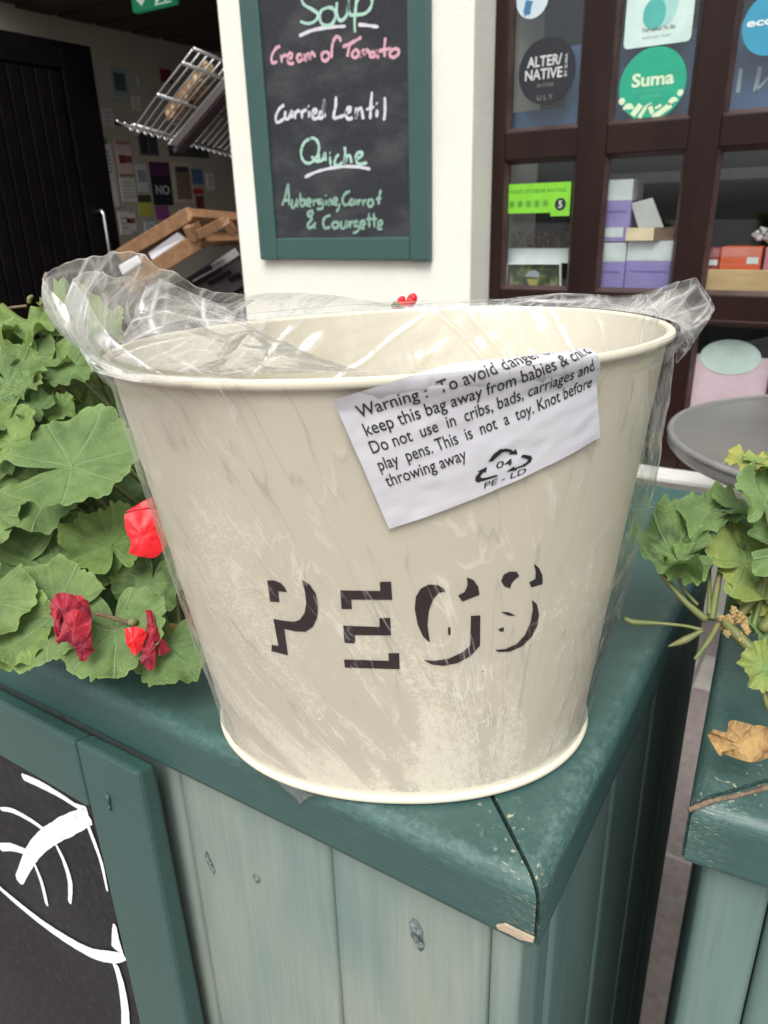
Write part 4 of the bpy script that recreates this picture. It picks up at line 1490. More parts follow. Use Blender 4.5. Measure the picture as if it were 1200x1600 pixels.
# ================================================================== PLANTS
def leaf(mb, c, n, tip, R, seed, cup=0.25, ruffle=0.10, fold=0.0, lobes=6, teeth=0.035, tint=(0, 0, 0), curl=0.0, wide=1.0):
    """round scalloped geranium leaf: stalk joins at c, notch opposite tip"""
    rn = random.Random(seed)
    n = Vector(n).normalized()
    t = Vector(tip); t = (t - n * t.dot(n)).normalized()
    s = n.cross(t)
    c = Vector(c)
    NA, NR = 150, 13
    ph, ph2 = rn.random() * 6.28, rn.random() * 6.28
    P, uv = [], []
    for i in range(NA + 1):
        a = -PI + 2 * PI * i / NA
        lob = abs(math.cos(a * lobes / 2 + 0.0))
        out = 0.87 + 0.13 * lob ** 0.38 + 0.06 * math.sin(a * 2 + ph) + 0.03 * math.sin(a * 3 + ph2)
        out += teeth * 1.5 * (abs(math.sin(a * lobes * 2.0 + ph)) ** 0.6 - 0.6) + 0.016 * math.sin(a * 31 + ph2) + 0.03 * noise.noise(Vector((a * 3, seed, 0)))
        out *= 1 - 0.80 * math.exp(-((PI - abs(a)) / 0.20) ** 2)
        out *= 1 + 0.05 * math.cos(a)
        for j in range(NR + 1):
            r = j / NR
            rr = r * out
            x, y = rr * math.cos(a), rr * math.sin(a) * wide
            vein = abs(math.cos(a * lobes / 2))
            z = cup * rr * rr + ruffle * rr * rr * math.sin(a * lobes + ph) + ruffle * 1.5 * rr ** 3 * math.sin(a * (lobes // 2 + 1) + ph2)
            z += ruffle * 0.8 * rr ** 4 * math.sin(a * lobes * 2 + ph2 * 2)
            z -= 0.025 * rr * (1 - vein) ** 0.8 + 0.030 * min(1.0, rr * 3) * math.exp(-((1 - vein) / 0.02) ** 2) - 0.03 * min(1.0, rr * 3)
            z += 0.07 * noise.noise(Vector((x * 2.2 + seed, y * 2.2, 0.3))) * rr + 0.025 * noise.noise(Vector((x * 6 + seed, y * 6, 1.3)))
            z += fold * abs(y) - curl * max(0.0, x - 0.2) ** 2
            P.append(c + (t * x + s * y + n * z) * R)
            uv.append((i / NA, r))
    mb.grid(P, NA + 1, NR + 1, uv=uv, tint=tint)


def petiole(mb, a, b, r0=0.0016, r1=0.0022, sag=0.2):
    a, b = Vector(a), Vector(b)
    m = (a + b) / 2 + Vector((0, 0, -(a - b).length * sag * 0.4)) + Vector((random.uniform(-1, 1), random.uniform(-1, 1), 0)) * (a - b).length * 0.1
    c = catmull([a, m, b], 6)
    mb.tube(c, [r0 + (r1 - r0) * k / (len(c) - 1) for k in range(len(c))], 8)


RGT, UPC, FWD = Vector(CM[0]), Vector(-CM[1]), Vector(CM[2])


def cdir(ang):
    """direction in the picture plane, degrees clockwise from up"""
    return RGT * math.sin(rad(ang)) + UPC * math.cos(rad(ang))


def nrm(face, up, side=0.0):
    return (-FWD * face + Vector((0, 0, 1)) * up + RGT * side).normalized()


LG = thing('geranium', 'bushy green geranium with scarlet and wilted flowers left of the bucket', 'plant', (-0.5, 0.42, ZR - 0.05))
fol = MB(); folb = MB(); stems = MB()
# px, py, distance, radius px, facing camera, up, side, tip angle, cup, ruffle, kwargs
LL = [
 (58, 508, .58, 52, .45, .9, .0, 200, .1, .28, dict(b=1, lobes=5)), (96, 478, .60, 30, .8, .5, .1, 20, .2, .25, dict(b=1)),
 (126, 520, .56, 62, .9, .5, .1, 60, .15, .12, dict(b=1)), (105, 560, .55, 62, .25, 1, .0, 100, .1, .18, dict(b=1)),
 (18, 555, .56, 62, .5, .9, .2, 200, .15, .2, dict()), (12, 600, .53, 56, .9, .3, -.1, 140, .3, .1, dict()),
 (10, 660, .52, 40, .5, .9, .0, 180, .2, .2, dict(b=1)), (62, 618, .56, 46, .8, .4, 0, 20, .1, .12, dict(y=.8)),
 (118, 612, .58, 44, .8, .4, 0, 10, .1, .16, dict(y=.55)), (112, 655, .54, 46, .6, .8, .1, 60, .2, .16, dict(b=1)),
 (60, 660, .545, 40, .5, .9, 0, 240, .2, .15, dict(y=.3)), (172, 640, .60, 44, .9, .4, .2, 40, .2, .1, dict(d=.35)),
 (16, 690, .50, 50, .9, .5, -.2, 30, .35, .08, dict(b=1)), (112, 728, .465, 100, .62, .85, .10, 62, .10, .035, dict(lobes=7, teeth=.03, fold=.08)),
 (72, 762, .50, 82, .7, .7, -.2, 215, .12, .08, dict(lobes=5, teeth=.02)), (10, 765, .53, 52, .7, .6, 0, 230, .2, .12, dict(b=1)),
 (42, 822, .53, 62, .6, .7, .1, 170, .15, .08, dict(d=.3)), (148, 800, .55, 84, .8, .5, .1, 60, .1, .08, dict(d=.55)),
 (196, 790, .555, 50, .8, .5, .2, 20, .2, .08, dict(d=.45)), (174, 852, .475, 58, .85, .5, -.05, 335, .35, .12, dict(b=1, lobes=7, z=.5, teeth=.05)),
 (152, 905, .52, 62, .8, .5, 0, 120, .1, .08, dict(d=.5)), (86, 888, .49, 98, .72, .75, .1, 75, .08, .07, dict(lobes=5, teeth=.03)),
 (20, 890, .50, 82, .7, .7, -.1, 250, .1, .08, dict(teeth=.03)), (84, 962, .455, 88, .62, .8, -.15, 270, .10, .08, dict(teeth=.03, lobes=5)),
 (30, 985, .46, 58, .6, .8, 0, 150, .15, .12, dict(b=1)), (236, 912, .475, 52, .9, .45, .0, 190, .22, .10, dict(z=1., lobes=7, teeth=.05)),
 (256, 858, .50, 46, .9, .4, .2, 40, .2, .1, dict(d=.25)), (205, 880, .54, 60, .9, .4, 0, 100, .1, .1, dict(d=.8)), (160, 955, .50, 50, .8, .5, 0, 180, .1, .1, dict(d=.75)),
 (180, 985, .435, 76, .70, .75, .0, 168, .08, .05, dict(teeth=.045, d=.12)), (262, 1010, .435, 62, .62, .8, .1, 185, .05, .06, dict(teeth=.05, d=.2)),
 (275, 955, .52, 52, .9, .4, 0, 40, .1, .1, dict(d=.85)), (230, 960, .53, 70, .9, .4, 0, 200, .1, .1, dict(d=.9)),
 (-30, 940, .47, 80, .7, .7, 0, 200, .1, .08, dict()), (-35, 800, .50, 70, .7, .7, 0, 200, .1, .1, dict()), (-30, 640, .52, 60, .7, .7, 0, 200, .1, .1, dict()), (-25, 520, .57, 45, .6, .8, 0, 200, .1, .2, dict(b=1)),
]
rq = random.Random(99)
for k in range(34):
    px_, py_ = rq.uniform(-10, 235), rq.uniform(560, 985)
    if px_ > 60 + (py_ - 560) * 0.42:
        px_ *= 0.5
    LL.append((px_, py_, rq.uniform(.50, .56), rq.uniform(20, 40), rq.uniform(.4, .9), rq.uniform(.4, .9), rq.uniform(-.3, .3), rq.uniform(0, 360), .2, rq.uniform(.1, .22), dict(b=rq.random() < .4, teeth=.05, lobes=rq.choice((5, 6, 7)), d=rq.random() * .5)))
base_pt = lambda px: Vector((-0.35 - 0.0006 * (170 - px) - random.random() * 0.06, 0.40 + random.random() * 0.06, ZR - 0.05))
for k, (px, py, ds, rp, fc, upv, sd_, ang, cup, ruf, kw) in enumerate(LL):
    c = Vector(PD(px, py, ds))
    R = rp * ds / FPX
    d_ = kw.get('d', 0.0)
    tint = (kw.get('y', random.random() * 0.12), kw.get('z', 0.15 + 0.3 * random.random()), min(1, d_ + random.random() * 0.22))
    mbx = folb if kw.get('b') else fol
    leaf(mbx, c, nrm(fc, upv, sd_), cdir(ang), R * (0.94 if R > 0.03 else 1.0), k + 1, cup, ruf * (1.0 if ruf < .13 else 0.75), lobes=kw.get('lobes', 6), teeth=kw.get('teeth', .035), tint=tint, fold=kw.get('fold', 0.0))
    if not (py > 970 and px > 150):
        one_ = MB(); petiole(one_, c, base_pt(px), 0.0013, 0.0019); obj('stem', one_, M['stem'], LG, smooth=True)
# leaves further in and along the box, beyond what is picked out above
rl = random.Random(11)
for k in range(46):
    x_, y_ = rl.uniform(-1.35, -0.36), rl.uniform(0.40, 0.68)
    z_ = ZR + rl.uniform(-0.02, 0.10 if x_ > -0.8 else 0.2)
    c = Vector((x_, y_, z_))
    q = proj(c)
    if q[0] > 215 or (q[0] > -20 and q[1] < 560):
        continue
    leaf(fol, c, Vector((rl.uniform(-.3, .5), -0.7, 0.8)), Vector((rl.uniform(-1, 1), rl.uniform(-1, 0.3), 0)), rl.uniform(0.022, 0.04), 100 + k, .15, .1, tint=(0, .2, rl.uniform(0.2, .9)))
    petiole(stems, c, (x_ + rl.uniform(-.03, .03), y_ + 0.03, ZR - 0.05))
obj('foliage', fol, M['leaf'], LG, smooth=True, recalc=False)
obj('foliage', folb, M['leaf_bright'], LG, smooth=True, recalc=False)
if stems.v:
    struct(obj('stem', stems, M['stem'], LG, smooth=True), 'stuff')


def one_tube(name, pts, r, mat, root, n=8):
    mb = MB()
    c = catmull(pts, 6)
    rr = [float(np.interp(k / (len(c) - 1) * (len(r) - 1), range(len(r)), r)) for k in range(len(c))]
    rr = [q * (1 + 0.14 * noise.noise(Vector(p) * 180)) for q, p in zip(rr, c)]
    mb.tube(c, rr, n)
    return obj(name, mb, mat, root, smooth=True)


for a, b in (((142, 602, .555), (128, 660, .55)), ((272, 930, .51), (285, 1010, .47)), ((196, 960, .50), (262, 955, .50))):
    one_tube('stem', [PD(*a), (PD(*a) + PD(*b)) / 2 + np.array([0, 0, 0.004]), PD(*b)], [.0024, .0022], M['stem'], LG)
one_tube('twig', [PD(64, 478, .585), PD(72, 465, .58), PD(75, 452, .58), PD(72, 425, .58)], [.001, .001], M['stem_brown'], LG, 6)
one_tube('twig', [PD(-8, 492, .60), PD(12, 482, .60), PD(42, 478, .60)], [.0011, .0011], M['stem_brown'], LG, 6)
one_tube('twig', [PD(148, 958, .425), PD(178, 966, .428), PD(205, 975, .43)], [.0010, .0012], M['stem_brown'], LG, 7)
one_tube('bud', [PD(45, 474, .585), PD(46, 466, .585), PD(52, 462, .585)], [0.0012, 0.0018, 0.0008], M['stem'], LG, 7)
one_tube('bud', [PD(200, 975, .43), PD(208, 972, .43), PD(214, 973, .43)], [0.0016, 0.0028, 0.0016], M['stem'], LG)


def petal(mb, pts_px, ds, seed, bow=0.004, crump=0.0):
    """petal from an outline of pixels filled as a fan of rings, bowed and creased"""
    o = [PD(x, y, ds) for (x, y) in pts_px]
    o = catmull(o + [o[0]], 5)[:-1]
    c = sum(o) / len(o)
    n, NR = len(o), 9
    P = []
    for i in range(n):
        for j in range(NR + 1):
            r = j / NR
            p = Vector(c + (o[i] - c) * r)
            q = p * 1.0
            ga = 2 * PI * i / n
            h = bow * 0.55 * (1 - r * r) + (0.0004 if crump < 1e-6 else 0.0010) * r * math.sin(ga * 5 + seed) + (0.0002 if crump < 1e-6 else 0.0007) * r * math.sin(ga * 11 + seed * 2) + crump * 1.5 * (noise.noise(q * 130 + Vector((seed, 0, 0))) + 0.6 * (tri((q.x * 90 + q.z * 60) + seed) - .5)) * (0.4 + r) + 0.0006 * noise.noise(q * 300)
            P.append(p - FWD * h)
    mb.grid(P, n, NR + 1, closed_u=True)


fl = MB()
petal(fl, [(196, 800), (212, 790), (240, 776), (262, 778), (275, 800), (255, 802), (225, 797), (203, 801)], .418, 1, .003)
petal(fl, [(195, 803), (225, 796), (256, 800), (268, 830), (258, 855), (242, 871), (222, 870), (202, 864), (205, 848), (196, 828)], .412, 2, .005)
obj('flower', fl, M['red'], LG, smooth=True, recalc=False)
fl = MB()
petal(fl, [(82, 930), (98, 926), (122, 932), (140, 948), (144, 968), (138, 990), (118, 994), (100, 1004), (88, 1000), (92, 980), (80, 955)], .424, 3, .006, .0018)
petal(fl, [(114, 992), (138, 985), (146, 1010), (142, 1022), (130, 1034), (118, 1020)], .42, 4, .004, .0014)
petal(fl, [(86, 990), (104, 985), (108, 998), (96, 1003), (90, 1008)], .419, 5, .002, .0016)
petal(fl, [(118, 930), (132, 932), (140, 950), (126, 944)], .418, 12, .002, .0010)
petal(fl, [(100, 960), (122, 952), (142, 972), (132, 1000), (110, 1008), (98, 990)], .417, 14, .004, .0022)
petal(fl, [(80, 955), (92, 950), (96, 985), (90, 996), (84, 980)], .419, 15, .003, .0018)
fo = obj('flower', fl, M['wilt'], LG, smooth=True, recalc=False); fo['label'] = 'wilted crimson flower'
fl = MB()
petal(fl, [(226, 955), (234, 953), (243, 972), (250, 990), (264, 1014), (255, 1023), (243, 1018), (232, 990)], .424, 6, .003, .0012)
petal(fl, [(222, 1010), (240, 1000), (244, 1022), (240, 1044), (230, 1046), (221, 1030)], .42, 8, .004, .0016)
petal(fl, [(229, 975), (246, 985), (248, 1005), (236, 1020), (226, 1000)], .422, 9, .004, .0014)
fo = obj('flower', fl, M['wilt'], LG, smooth=True, recalc=False); fo['label'] = 'drooping crimson flower'
fl = MB(); petal(fl, [(194, 983), (212, 979), (228, 986), (224, 1005), (216, 1020), (206, 1022), (196, 1000)], .417, 7, .004, .0010)
obj('petal', fl, M['red'], LG, smooth=True, recalc=False)
# the scarlet flower that just shows over the far rim
BGF = thing('geranium_flower', 'tiny red flower peeping over the far rim of the bucket', 'flower', (-0.155, 0.60, ZR - 0.05))
fl = MB(); petal(fl, [(618, 482), (622, 466), (632, 463), (634, 476), (628, 486)], .60, 10, .003); obj('petal', fl, M['red'], BGF, smooth=True, recalc=False)
fl = MB(); petal(fl, [(632, 478), (638, 462), (648, 458), (652, 468), (644, 480)], .60, 11, .003); obj('petal', fl, M['red'], BGF, smooth=True, recalc=False)
one_tube('stem', [PD(634, 482, .60), PD(640, 520, .60), (-0.155, 0.60, ZR - 0.05)], [.0014, .0014], M['stem'], BGF)

# dry leaves lying in the near corner by the bucket
fl = MB(); leaf(fl, PD(302, 1000, .45), nrm(.9, .3, -.3), cdir(20), .012, 77, .4, .35)
dl_ = obj('dry_leaf', fl, M['dry_leaf'], LG, smooth=True, recalc=False)

# ---- sparse geranium in the right planter
RG = thing('geranium', 'leggy geranium with thick bare stems and a dry tan leaf at the right', 'plant', (0.03, 0.42, ZR - 0.05))
fr_ = MB(); frb = MB(); st_ = MB()
RL = [
 (1108, 800, .475, 52, .14, 1., -.1, 275, .10, .12, dict(b=0, lobes=5)), (1162, 800, .480, 50, .15, 1., .2, 80, .1, .12, dict(lobes=5)),
 (1096, 836, .485, 56, .24, 1., -.2, 285, .05, .10, dict(lobes=5)), (1168, 832, .49, 52, .30, 1., .2, 90, .05, .10, dict(lobes=5)),
 (1052, 868, .455, 58, .40, .9, -.1, 300, .55, .20, dict(z=1., lobes=6, teeth=.05)), (1066, 884, .452, 34, .75, .7, .1, 150, .2, .2, dict(z=.4, b=1)),
 (1165, 880, .47, 66, .85, .6, .1, 60, .12, .10, dict(y=.25, b=1, lobes=5)), (1175, 900, .475, 58, .8, .6, .2, 120, .1, .1, dict(y=.6, b=1)),
 (1196, 788, .46, 55, .7, .6, .3, 30, .2, .1, dict()), (1172, 722, .47, 32, .15, 1., -.1, 280, .05, .1, dict(b=1, y=.8)), (1205, 726, .47, 38, .15, 1., 0, 80, .1, .1, dict(b=1, y=.2)),
 (1196, 1046, .415, 34, .8, .6, -.1, 300, .2, .15, dict(b=1, y=.35, teeth=.07)), (1215, 960, .47, 55, .8, .5, 0, 100, .1, .1, dict(d=.3)),
 (1230, 860, .46, 60, .7, .6, 0, 100, .1, .1, dict()), (1195, 935, .50, 50, .9, .4, 0, 200, .1, .1, dict(d=.6)),
]
hub = PD(1132, 968, .455)
for k, (px, py, ds, rp, fc, upv, sd_, ang, cup, ruf, kw) in enumerate(RL):
    leaf(frb if kw.get('b') else fr_, PD(px, py, ds), nrm(fc, upv, sd_), cdir(ang), rp * ds / FPX, 200 + k, cup, ruf, lobes=kw.get('lobes', 6), teeth=kw.get('teeth', .04), tint=(kw.get('y', 0), kw.get('z', .2), kw.get('d', 0.)))
obj('foliage', fr_, M['leaf'], RG, smooth=True, recalc=False)
obj('foliage', frb, M['leaf_bright'], RG, smooth=True, recalc=False)


def stem_px(pts, r):
    one_tube('stem', [PD(*p) for p in pts], [q * .56 for q in r], M['stem'], RG, 10)


stem_px([(1112, 968, .458), (1120, 920, .465), (1134, 850, .475), (1143, 800, .477)], [.0038, .0034, .0026, .0024])
stem_px([(1108, 960, .458), (1108, 880, .478), (1106, 838, .484)], [.0024, .0020, .0018])
stem_px([(1103, 968, .455), (1070, 940, .452), (1040, 905, .452), (1030, 892, .452)], [.0040, .0032, .0024, .0022])
stem_px([(1090, 945, .46), (1068, 920, .458), (1056, 892, .455)], [.0020, .0018, .0016])
stem_px([(1098, 985, .452), (1070, 978, .45), (1030, 974, .448), (990, 972, .446), (975, 966, .445)], [.0022, .0017, .0018, .0034, .0024])
stem_px([(1122, 975, .448), (1108, 1000, .44), (1092, 1022, .435), (1085, 1030, .434)], [.0026, .0026, .0020, .0014])
stem_px([(1098, 985, .45), (1070, 1000, .448), (1044, 1010, .447)], [.0020, .0038, .0008])
stem_px([(1132, 972, .455), (1150, 990, .452), (1180, 1020, .45), (1230, 1060, .45)], [.0052, .0058, .0055, .0055])
stem_px([(1150, 970, .46), (1180, 930, .465), (1215, 880, .47)], [.0044, .0052, .0050])
stem_px([(1190, 985, .46), (1215, 950, .46)], [.0055, .0055])
stem_px([(1192, 1062, .415), (1197, 1095, .415), (1212, 1130, .42)], [.0022, .0024, .0030])
for px_, py_, d_ in ((1165, 880, .47), (1175, 900, .475), (1196, 788, .46), (1205, 726, .47), (1215, 960, .47), (1195, 935, .50), (1168, 832, .49)):
    stem_px([(px_, py_, d_), ((px_ + 1185) / 2 + 8, (py_ + 985) / 2, (d_ + .46) / 2 + .006), (1175, 985, .46)], [.0022, .0026, .0030])
stem_px([(1156, 768, .478), (1160, 738, .475)], [.0011, .0012])
stem_px([(1230, 1060, .45), (1240, 1150, .46)], [.0055, .006])
hb_ = MB()
for k in range(16):
    q = PD(1128 + random.uniform(-14, 40), 968 + random.uniform(-18, 28), .448 + random.random() * .006)
    petal_c = proj(q)
    s_ = random.uniform(5, 10)
    an = random.random() * 6
    petal(hb_, [(petal_c[0] + s_ * math.cos(an + b) * (1 if i % 2 else .6), petal_c[1] + s_ * math.sin(an + b)) for i, b in enumerate((0, 1.2, 2.4, 3.6, 5.0))], .448 + random.random() * .006, k, .002, .002)
obj('dry_bract', hb_, M['dry_leaf'], RG, smooth=True, recalc=False)
dm = MB()
petal(dm, [(1110, 1149), (1118, 1142), (1134, 1143), (1139, 1129), (1160, 1126), (1184, 1136), (1206, 1141), (1216, 1178), (1192, 1191), (1166, 1186), (1141, 1183), (1122, 1179), (1113, 1166)], .395, 31, .007, .0034)
M['dry'] = plain('dry_tan_leaf_blade', (0.40, 0.26, 0.10), 0.85, (0.22, 0.125, 0.055), 70, 240, 1.0, 0.003)
do = obj('dry_leaf', dm, M['dry'], RG, smooth=True, recalc=False); do['label'] = 'dry tan leaf'
stb = MB(); stb.tube(catmull([PD(1190, 1160, .402), PD(1212, 1162, .41), PD(1240, 1150, .42)], 5), .0018, 7)
obj('twig', stb, M['stem_brown'], RG, smooth=True)
# ================================================================== TABLE OUTSIDE THE WINDOW
tb = thing('round_table', 'round grey cafe table beyond the planters in front of the shop window', 'table', (0.10, 1.745, 0))
tc = Vector((0.085, 1.735, 0)); TR = 0.40
g = MB()
prof = [(0.0, 0.730), (TR - 0.045, 0.730), (TR - 0.030, 0.7285), (TR - 0.022, 0.730), (TR - 0.006, 0.7295), (TR, 0.722), (TR + 0.001, 0.704), (TR - 0.008, 0.694), (0.0, 0.694)]
P = []
for i in range(96):
    a = 2 * PI * i / 96
    for (r, z) in prof:
        P.append(tc + Vector((r * math.cos(a), r * math.sin(a), z)))
g.grid(P, 96, len(prof), closed_u=True)
obj('table_top', g, M['table'], tb, smooth=0.6)
g = MB(); g.tube([tc + Vector(((TR - .004) * math.cos(2 * PI * k / 96), (TR - .004) * math.sin(2 * PI * k / 96), 0.7245)) for k in range(96)], 0.0075, 8, closed=True)
obj('rim', g, M['table_edge'], tb, smooth=True)
g = MB(); g.tube([tc + Vector((0, 0, 0.03)), tc + Vector((0, 0, 0.694))], 0.028, 16)
obj('leg', g, M['metal'], tb, smooth=0.8)
g = MB()
for k in range(4):
    a = PI / 4 + k * PI / 2
    g.beam(tc + Vector((0, 0, 0.03)), tc + Vector((0.27 * math.cos(a), 0.27 * math.sin(a), 0.018)), 0.045, 0.022)
obj('foot', g, M['metal'], tb, bevel=0.004)

# ================================================================== THINGS ON AND BEHIND THE SHOP GLASS
YG = YW + 0.0215                # stickers stand on the outer face of the glass

def flat(name, pts, Y, mat, parent=None, t=0.0006):
    mb = MB()
    mb.prism([(float(p[0]), Y, float(p[2])) for p in pts], (0, -t, 0))
    return obj(name, mb, mat, parent)


def disc_px(cx, cy, rx, Y, n=56, k=1.0):
    """true circle on the glass round the point seen at a pixel, its radius from the pixel half-width"""
    c = PY(cx, cy, Y)
    r = abs(PY(cx + rx, cy, Y)[0] - PY(cx - rx, cy, Y)[0]) / 2 * k
    return c, r, [(c[0] + r * math.cos(2 * PI * i / n), Y, c[2] + r * math.sin(2 * PI * i / n)) for i in range(n)]


def words(name, parent, mat, body, x0, x1, z, h, Y, bold=0.0, slope=0.0):
    mb = MB()
    fit_text(mb, body, lambda x, y: (x, Y, y + (x - x0) * slope), x0, x1, z, h, bold)
    return obj(name, mb, mat, parent, recalc=False)


c, r, pts = disc_px(854, 111, 44, YG)
s1 = tag(flat('sticker', pts, YG, pm('navy_black', (0.012, 0.014, 0.018), .4)), 'dark round sticker reading ALTER/NATIVE on the window glass', 'sticker')
wh = pm('dull_white', (0.55, 0.57, 0.57), .6)
words('lettering', s1, wh, 'ALTER/', c[0] - r * .70, c[0] + r * .52, c[2] + r * .16, r * .30, YG - .0010, .02)
words('lettering', s1, wh, 'NATIVE', c[0] - r * .76, c[0] + r * .56, c[2] - r * .22, r * .30, YG - .0010, .02)
mb = MB()
fit_text(mb, 'BY SUMA', lambda x, y: (c[0] + r * .72 - y, YG - .0010, c[2] - r * .22 + x), 0, r * .66, 0, r * .09, .01)
obj('lettering', mb, wh, s1, recalc=False)
gy = pm('dim_grey', (0.20, 0.21, 0.21), .6)
words('lettering', s1, gy, 'IN STORE', c[0] - r * .30, c[0] + r * .28, c[2] - r * .46, r * .10, YG - .0010)
words('lettering', s1, gy, 'U L Y', c[0] - r * .28, c[0] + r * .26, c[2] - r * .86, r * .15, YG - .0010)

c, r, pts = disc_px(1019, 132, 52, YG)
s2 = tag(flat('sticker', pts, YG, pm('suma_green', (0.012, 0.33, 0.20), .4)), 'green round sticker reading Suma on the window glass', 'sticker')
cr = pm('pale_cream_green', (0.60, 0.72, 0.50), .5)
words('lettering', s2, cr, 'Suma', c[0] - r * .62, c[0] + r * .64, c[2] - r * .02, r * .34, YG - .0010, .03)
words('lettering', s2, pm('soft_green', (0.10, 0.42, 0.28), .5), 'THE COOPERATIVE SUPPORT', c[0] - r * .62, c[0] + r * .6, c[2] - r * .18, r * .07, YG - .0010)
words('lettering', s2, pm('soft_green', (0.10, 0.42, 0.28), .5), 'IN STORE', c[0] - r * .3, c[0] + r * .3, c[2] - r * .36, r * .09, YG - .0010)
mb = MB()
def bar(x0, z0, x1, z1, wv):
    d = Vector((x1 - x0, 0, z1 - z0)).normalized(); sN = Vector((-d.z, 0, d.x)) * wv / 2
    a, b = Vector((x0, YG - .0012, z0)), Vector((x1, YG - .0012, z1))
    mb.add([a - sN, b - sN, b + sN, a + sN], [(0, 1, 2, 3)])
for (ax, az, bx, bz, wv) in ((-.52, -.80, -.28, -.52, .17), (-.30, -.88, -.12, -.60, .11), (-.02, -.55, .10, -.80, .13), (.12, -.92, .62, -.60, .17), (-.13, -.60, .04, -.52, .08), (.16, -.66, .34, -.58, .08), (-.06, -.97, .10, -.95, .06)):
    bar(c[0] + ax * r, c[2] + az * r, c[0] + bx * r, c[2] + bz * r, wv * r)
def blob(x, z, rr, a0=0, a1=2 * PI):
    n = 20
    vs = [(c[0] + x * r, YG - .0012, c[2] + z * r)] + [(c[0] + (x + rr * math.cos(a0 + (a1 - a0) * i / n)) * r, YG - .0012, c[2] + (z + rr * math.sin(a0 + (a1 - a0) * i / n)) * r) for i in range(n + 1)]
    mb.add(vs, [(0, i, i + 1) for i in range(1, n + 1)])
blob(-.66, -.62, .17, 0, PI); blob(-.88, -.38, .10); blob(.68, -.55, .15, .3, 3.6); blob(.86, -.30, .09)
obj('pattern', mb, cr, s2, recalc=False)

# white card above it
qa = [PY(975, 70, YG), PY(1077, 66, YG)]
x0_, x1_ = float(PY(974, 76, YG)[0]), float(PY(1079, 66, YG)[0])
zb_ = float(PY(1025, 71, YG)[2]); zt_ = zb_ + (x1_ - x0_) * 1.05
rc = 0.012
pts = []
for (cx, cz, a0) in ((x1_ - rc, zb_ + rc, -PI / 2), (x1_ - rc, zt_ - rc, 0), (x0_ + rc, zt_ - rc, PI / 2), (x0_ + rc, zb_ + rc, PI)):
    for k in range(7):
        a = a0 + k / 6 * PI / 2
        pts.append((cx + rc * math.cos(a), YG, cz + rc * math.sin(a)))
s3 = tag(flat('sticker', pts, YG, pm('pale_mint', (0.52, 0.68, 0.63), .45)), 'pale mint square sticker with a teal blob above the green round sticker', 'sticker')
def ell(px, py, rx, rz, Y):
    q = PY(px, py, Y)
    return [(q[0] + rx * math.cos(2 * PI * i / 40), Y, q[2] + rz * math.sin(2 * PI * i / 40)) for i in range(40)]
flat('emblem', ell(1038, 8, .034, .046, YG), YG - .0007, pm('light_teal', (0.32, 0.58, 0.53), .5), s3)
flat('emblem', ell(1023, 21, .028, .034, YG), YG - .0014, pm('mid_teal', (0.07, 0.39, 0.35), .5), s3)
words('lettering', s3, M['black'], 'Too Good To Go', float(PY(1003, 50, YG)[0]), float(PY(1055, 46, YG)[0]), float(PY(1003, 51, YG)[2]), .0085, YG - .0012, .01)
words('lettering', s3, gy, 'WASTE NOT  WANT', float(PY(1003, 62, YG)[0]), float(PY(1048, 58, YG)[0]), float(PY(1003, 62, YG)[2]), .005, YG - .0012)

c, r, pts = disc_px(1208, 36, 48, YG)
s4 = tag(flat('sticker', pts, YG, pm('sky_blue', (0.035, 0.27, 0.42), .4)), 'blue round sticker with white letters eco at the right edge', 'sticker')
words('lettering', s4, pm('white_letters', (0.68, 0.76, 0.78), .6), 'ecover', c[0] - r * .86, c[0] + r * .88, c[2] - r * .02, r * .24, YG - .0010, .03)
c, r, pts = disc_px(832, -2, 25, YG)
s5 = tag(flat('sticker', pts, YG, pm('ice_white', (0.50, 0.60, 0.66), .4)), 'small white round sticker with a blue drawing, top left pane', 'sticker')
q = [PY(x, y, YG) for (x, y) in ((822, 0), (833, 2), (830, 12), (829, 22), (820, 25), (818, 18), (820, 10))]
flat('emblem', [(p[0], YG, p[2]) for p in q], YG - .0008, pm('ink_blue', (0.04, 0.16, 0.30), .5), s5)

# green rating card
q = [PY(x, y, YG) for (x, y) in ((789, 334), (792, 289), (893, 283), (888, 338), (860, 338), (859, 334))]
zA, zB = float(q[0][2]), float((q[1][2] + q[2][2]) / 2)
xa, xb = float(q[0][0] + q[1][0]) / 2, float(q[2][0])
xm = float(q[4][0])
s6 = tag(flat('rating_card', [(xa, YG, zA), (xm, YG, zA), (xm, YG, zA - .010), (xb, YG, zA - .010), (xb, YG, zB), (xa, YG, zB)], YG, pm('lime_green', (0.19, 0.55, 0.03), .5)), 'lime green food hygiene rating card with number 5 in the window', 'rating card')
wd = xb - xa
dg = pm('dark_lime', (0.06, 0.22, 0.02), .5)
words('lettering', s6, dg, 'FOOD HYGIENE RATING', xa + wd * .06, xa + wd * .93, zB - .026, .010, YG - .0011, .01)
for k in range(6):
    cx = xa + wd * (.10 + k * .132) if k < 5 else xa + wd * .855
    cz = zA + .026 if k < 5 else zA + .022
    rr = .0105 if k < 5 else .017
    mb = MB(); n = 28
    ring = [(cx + rr * math.cos(2 * PI * i / n), YG - .0010, cz + rr * math.sin(2 * PI * i / n)) for i in range(n)]
    mb.add(ring, [tuple(range(n))])
    obj('number_disc', mb, M['black'] if k == 5 else pm('mid_lime', (0.12, 0.38, 0.03), .5), s6, recalc=False)
    words('number', s6, wh if k == 5 else dg, str(k), cx - rr * .32, cx + rr * .36, cz - rr * .55, rr * 1.1, YG - .0018, .02)

